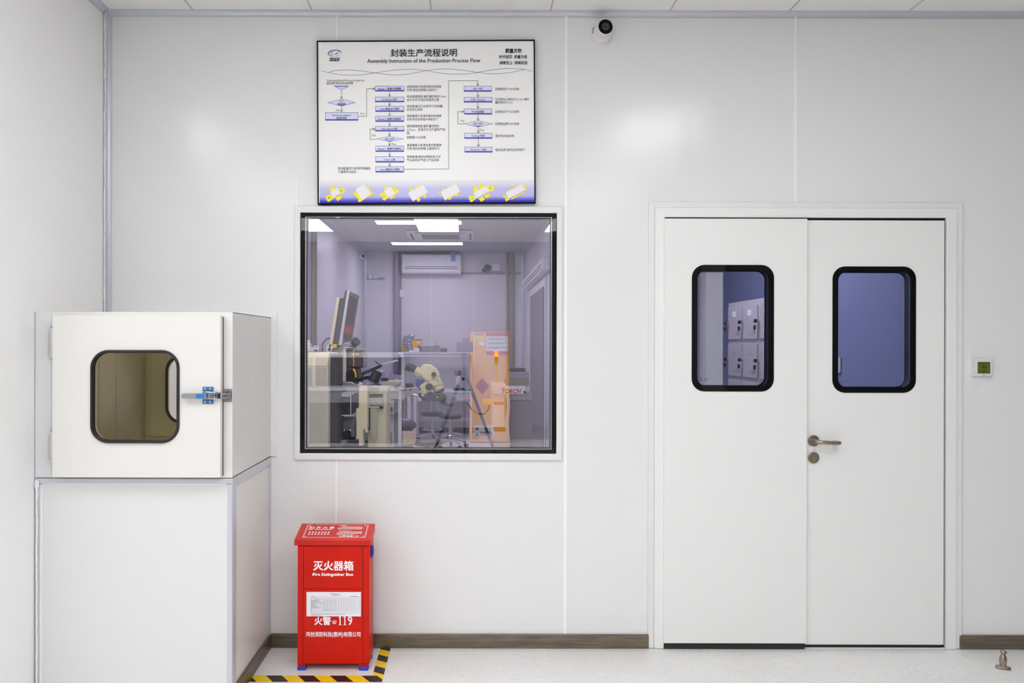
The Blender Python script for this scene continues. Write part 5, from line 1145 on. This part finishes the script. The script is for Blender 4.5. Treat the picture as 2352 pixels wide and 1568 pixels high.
for ci in range(NC):
    for ri in range(NR):
        y1_, z1_ = LY1 - ci * CWD - .02, LT - .045 - ri * RH
        y0_, z0_ = y1_ - CWD + .035, z1_ - RH + .04
        if z1_ < .75: 
            continue
        dr = MB().box(LXF - .012, LXF - .0005, y0_, y1_, z0_, z1_).build('locker_door', M_LOCK, lk, bevel=.002)
        m = MB(); m.box(LXF - .0145, LXF - .0125, (y0_ + y1_) / 2 - .045, (y0_ + y1_) / 2 + .045, z1_ - .085, z1_ - .035); 
        m.build('card_holder', M_PAPER if ri == 0 else M_LOCK, dr, bevel=.001)
        m = MB()
        for j in range(4):
            for k2 in range(j + 2): m.box(LXF - .0135, LXF - .0120, y0_ + .05 + k2 * .022, y0_ + .062 + k2 * .022, z1_ - .185 - j * .018, z1_ - .181 - j * .018)
        m.build('vent_slots', M_INKG, dr)
        ky = y1_ - .03 if True else 0
        lkk = MB().cyl((LXF - .012, y1_ - .012, z1_ - .13), (LXF - .030, y1_ - .012, z1_ - .13), .012, n=14).build('lock', M_CHROME, dr, smooth=True)
        m = MB(); m.box(LXF - .050, LXF - .030, y1_ - .030, y1_ + .006, z1_ - .146, z1_ - .118); m.box(LXF - .052, LXF - .040, y1_ - .030, y1_ + .004, z1_ - .200, z1_ - .166)
        m.build('key', M_DARK, dr, bevel=.004)
        m = MB(); m.box(LXF - .048, LXF - .044, y1_ - .018, y1_ - .008, z1_ - .232, z1_ - .200); m.build('spare_key_blade', M_STEEL, dr)
sw = thing('light_switch', 'white light switch seen at left edge of the right door pane', 'switch', (2.63, 1.79, 1.30))
d_ = 2.64 * F / (1926 - CX)
MB().box(2.625, 2.6395, d_ - 4 - .05, d_ - 4 + .05, 1.30, 1.41).build('plate', M_WHITEM, sw, bevel=.004)
MB().box(2.619, 2.6249, d_ - 4 - .03, d_ - 4 + .03, 1.315, 1.395).build('rocker', M_TRIM, sw, bevel=.003)

# ---------------------------------------------------------------- what stands behind the camera (reflected in the glass)
def atm(px, py, Y):
    p = at(px, py, Y); return Vector((p.x, -Y, p.z))
yc = thing('safety_cabinet', 'yellow flammables safety cabinet reflected in the right of the window', 'cabinet', (.35, -8.5, 0))
cx0, cx1, cz1 = at(1082, 0, 8.3).x, at(1172, 0, 8.3).x, at(0, 759, 8.3).z
MB().box(cx0, cx1, -8.76, -8.31, .02, cz1).build('body', M_YEL, yc, bevel=.008)
MB().box(cx0 + .02, cx1 - .02, -8.31, -8.30, .06, cz1 - .03).build('door', M_YEL, yc, bevel=.003)
M_SGR = mat('sign_red', (190, 52, 60), .5)
def mbox(mb, px0, py0, px1, py1, Y, d):
    x0, x1, z0, z1 = rect(px0, py0, px1, py1, Y); mb.box(x0, x1, -Y, -Y + d, z0, z1)
def mtext(mb, s, px0, py0, px1, py1, Y, **k):   # lettering read from inside the front room
    a, b = at(px0, py1, Y), at(px1, py0, Y)
    text(mb, s, lambda u, v: Vector((b.x + (a.x - b.x) * u, -Y, a.z + (b.z - a.z) * v)), **k)
sg = MB(); mbox(sg, 1117, 763, 1167, 815, 8.30, .004); sg = sg.build('sign', M_PAPER, yc)
m = MB(); mbox(m, 1117, 763, 1167, 772, 8.296, .002); mbox(m, 1117, 806, 1167, 815, 8.296, .002); m.build('sign_bars', M_SGR, sg)
m = MB(); mtext(m, 'FLAMMABLE', 1121, 776, 1164, 781, 8.295, bold=.02); mtext(m, 'INFLAMMABLE', 1121, 785.5, 1164, 790.5, 8.295, bold=.02); mtext(m, 'INFLAMMABLE', 1121, 795.5, 1164, 800.5, 8.295, bold=.02); m.build('sign_text', M_INKG, sg)
m = MB(); mbox(m, 1089, 770, 1112, 782, 8.299, .003); n_ = m.build('yellow_notice', mat('notice_yellow', (236, 226, 60), .5), yc)
m = MB(); mbox(m, 1100, 784, 1113, 793, 8.299, .003); m.build('white_notice', M_PAPER, yc)
m = MB(); mbox(m, 1090, 764, 1110, 770, 8.2985, .003); m.build('grey_notice', M_GREY, yc)
m = MB(); pd = [atm(px, py, 8.297) for px, py in ((1092, 887), (1108, 868), (1124, 887), (1108, 906))]; m.loops([pd, [p + Vector((0, .003, 0)) for p in pd]]); m.build('hazard_diamond', mat('diamond_red', (170, 40, 60), .5), yc)
m = MB(); mbox(m, 1088, 977, 1135, 1003, 8.298, .003); lw_ = m.build('lower_notice', M_PAPER, yc)
m = MB()
for i in range(8): mbox(m, 1103 + i * 3.8, 992, 1105.4 + i * 3.8, 1001, 8.295, .002)
for y in (980, 994): m.loops([[atm(1091, y + 8, 8.296), atm(1096, y, 8.296), atm(1101, y + 8, 8.296)], [atm(1091, y + 8, 8.294), atm(1096, y, 8.294), atm(1101, y + 8, 8.294)]])
m.build('lower_notice_marks', M_INKG, lw_)
bn = thing('front_bench', 'white workbench with shelf behind the camera reflected at the window left', 'workbench', (-1.7, -8.4, 0))
MB().box(-2.45, -1.0, -8.75, -8.15, .80, .85).build('top', M_WHITEM, bn)
MB().box(-2.45, -1.0, -8.72, -8.40, 1.30, 1.38).build('shelf', M_WHITEM, bn)
MB().box(-2.43, -1.02, -8.20, -8.17, .62, .799).build('drawer_front', M_GREY, bn)
MB().box(-2.44, -1.01, -8.70, -8.25, .02, .619).build('dark_underside', mat('bench_dark', (44, 44, 50), .6), bn)  # dark block added under the bench to darken its reflection
MB().box(-2.44, -1.01, -8.745, -8.735, .851, 1.299).build('dark_backing', mat('bench_dark', (44, 44, 50), .6), bn)  # dark sheet added below the shelf so the glass reflects less there
for x in (-2.45, -1.05):
    for y in (-8.74, -8.2): MB().box(x, x + .05, y, y + .05, 0, .80).build('leg', M_WHITEM, bn)
    MB().box(x, x + .05, -8.74, -8.69, .851, 1.30).build('shelf_post', M_WHITEM, bn)
tp = thing('camera_tripod', 'black tripod with camera whose reflection stands in the window', 'tripod', (-.04, -4.12, 0))
ap = Vector((-.04, -4.12, 1.24))
for fx, fy in ((-.49, -3.95), (.43, -3.95), (-.03, -4.62)):
    ft_ = Vector((fx, fy, .0)); lg_ = MB().tube([ap, ap * .55 + ft_ * .45, ft_], [.018, .015, .011]).build('leg', M_DARK, tp, smooth=True)
MB().cyl((-.04, -4.12, 1.0), (-.04, -4.12, 1.36), .014).build('centre_column', M_DARK, tp, smooth=True)
MB().sphere((-.04, -4.12, 1.38), .035).build('ball_head', M_DARK, tp, smooth=True)
pc_ = thing('photo_camera', 'black photo camera on the tripod, reflected in the window', 'camera', (-.04, -4.12, 1.41))
MB().box(-.115, .05, -4.19, -4.08, 1.418, 1.53).build('body', M_DARK, pc_, bevel=.012)
MB().cyl((0, -4.085, 1.488), (0, -4.035, 1.488), .036).build('lens', M_DARK, pc_)
MB().box(-.06, .02, -4.17, -4.09, 1.53, 1.56).build('viewfinder', M_DARK, pc_, bevel=.01)
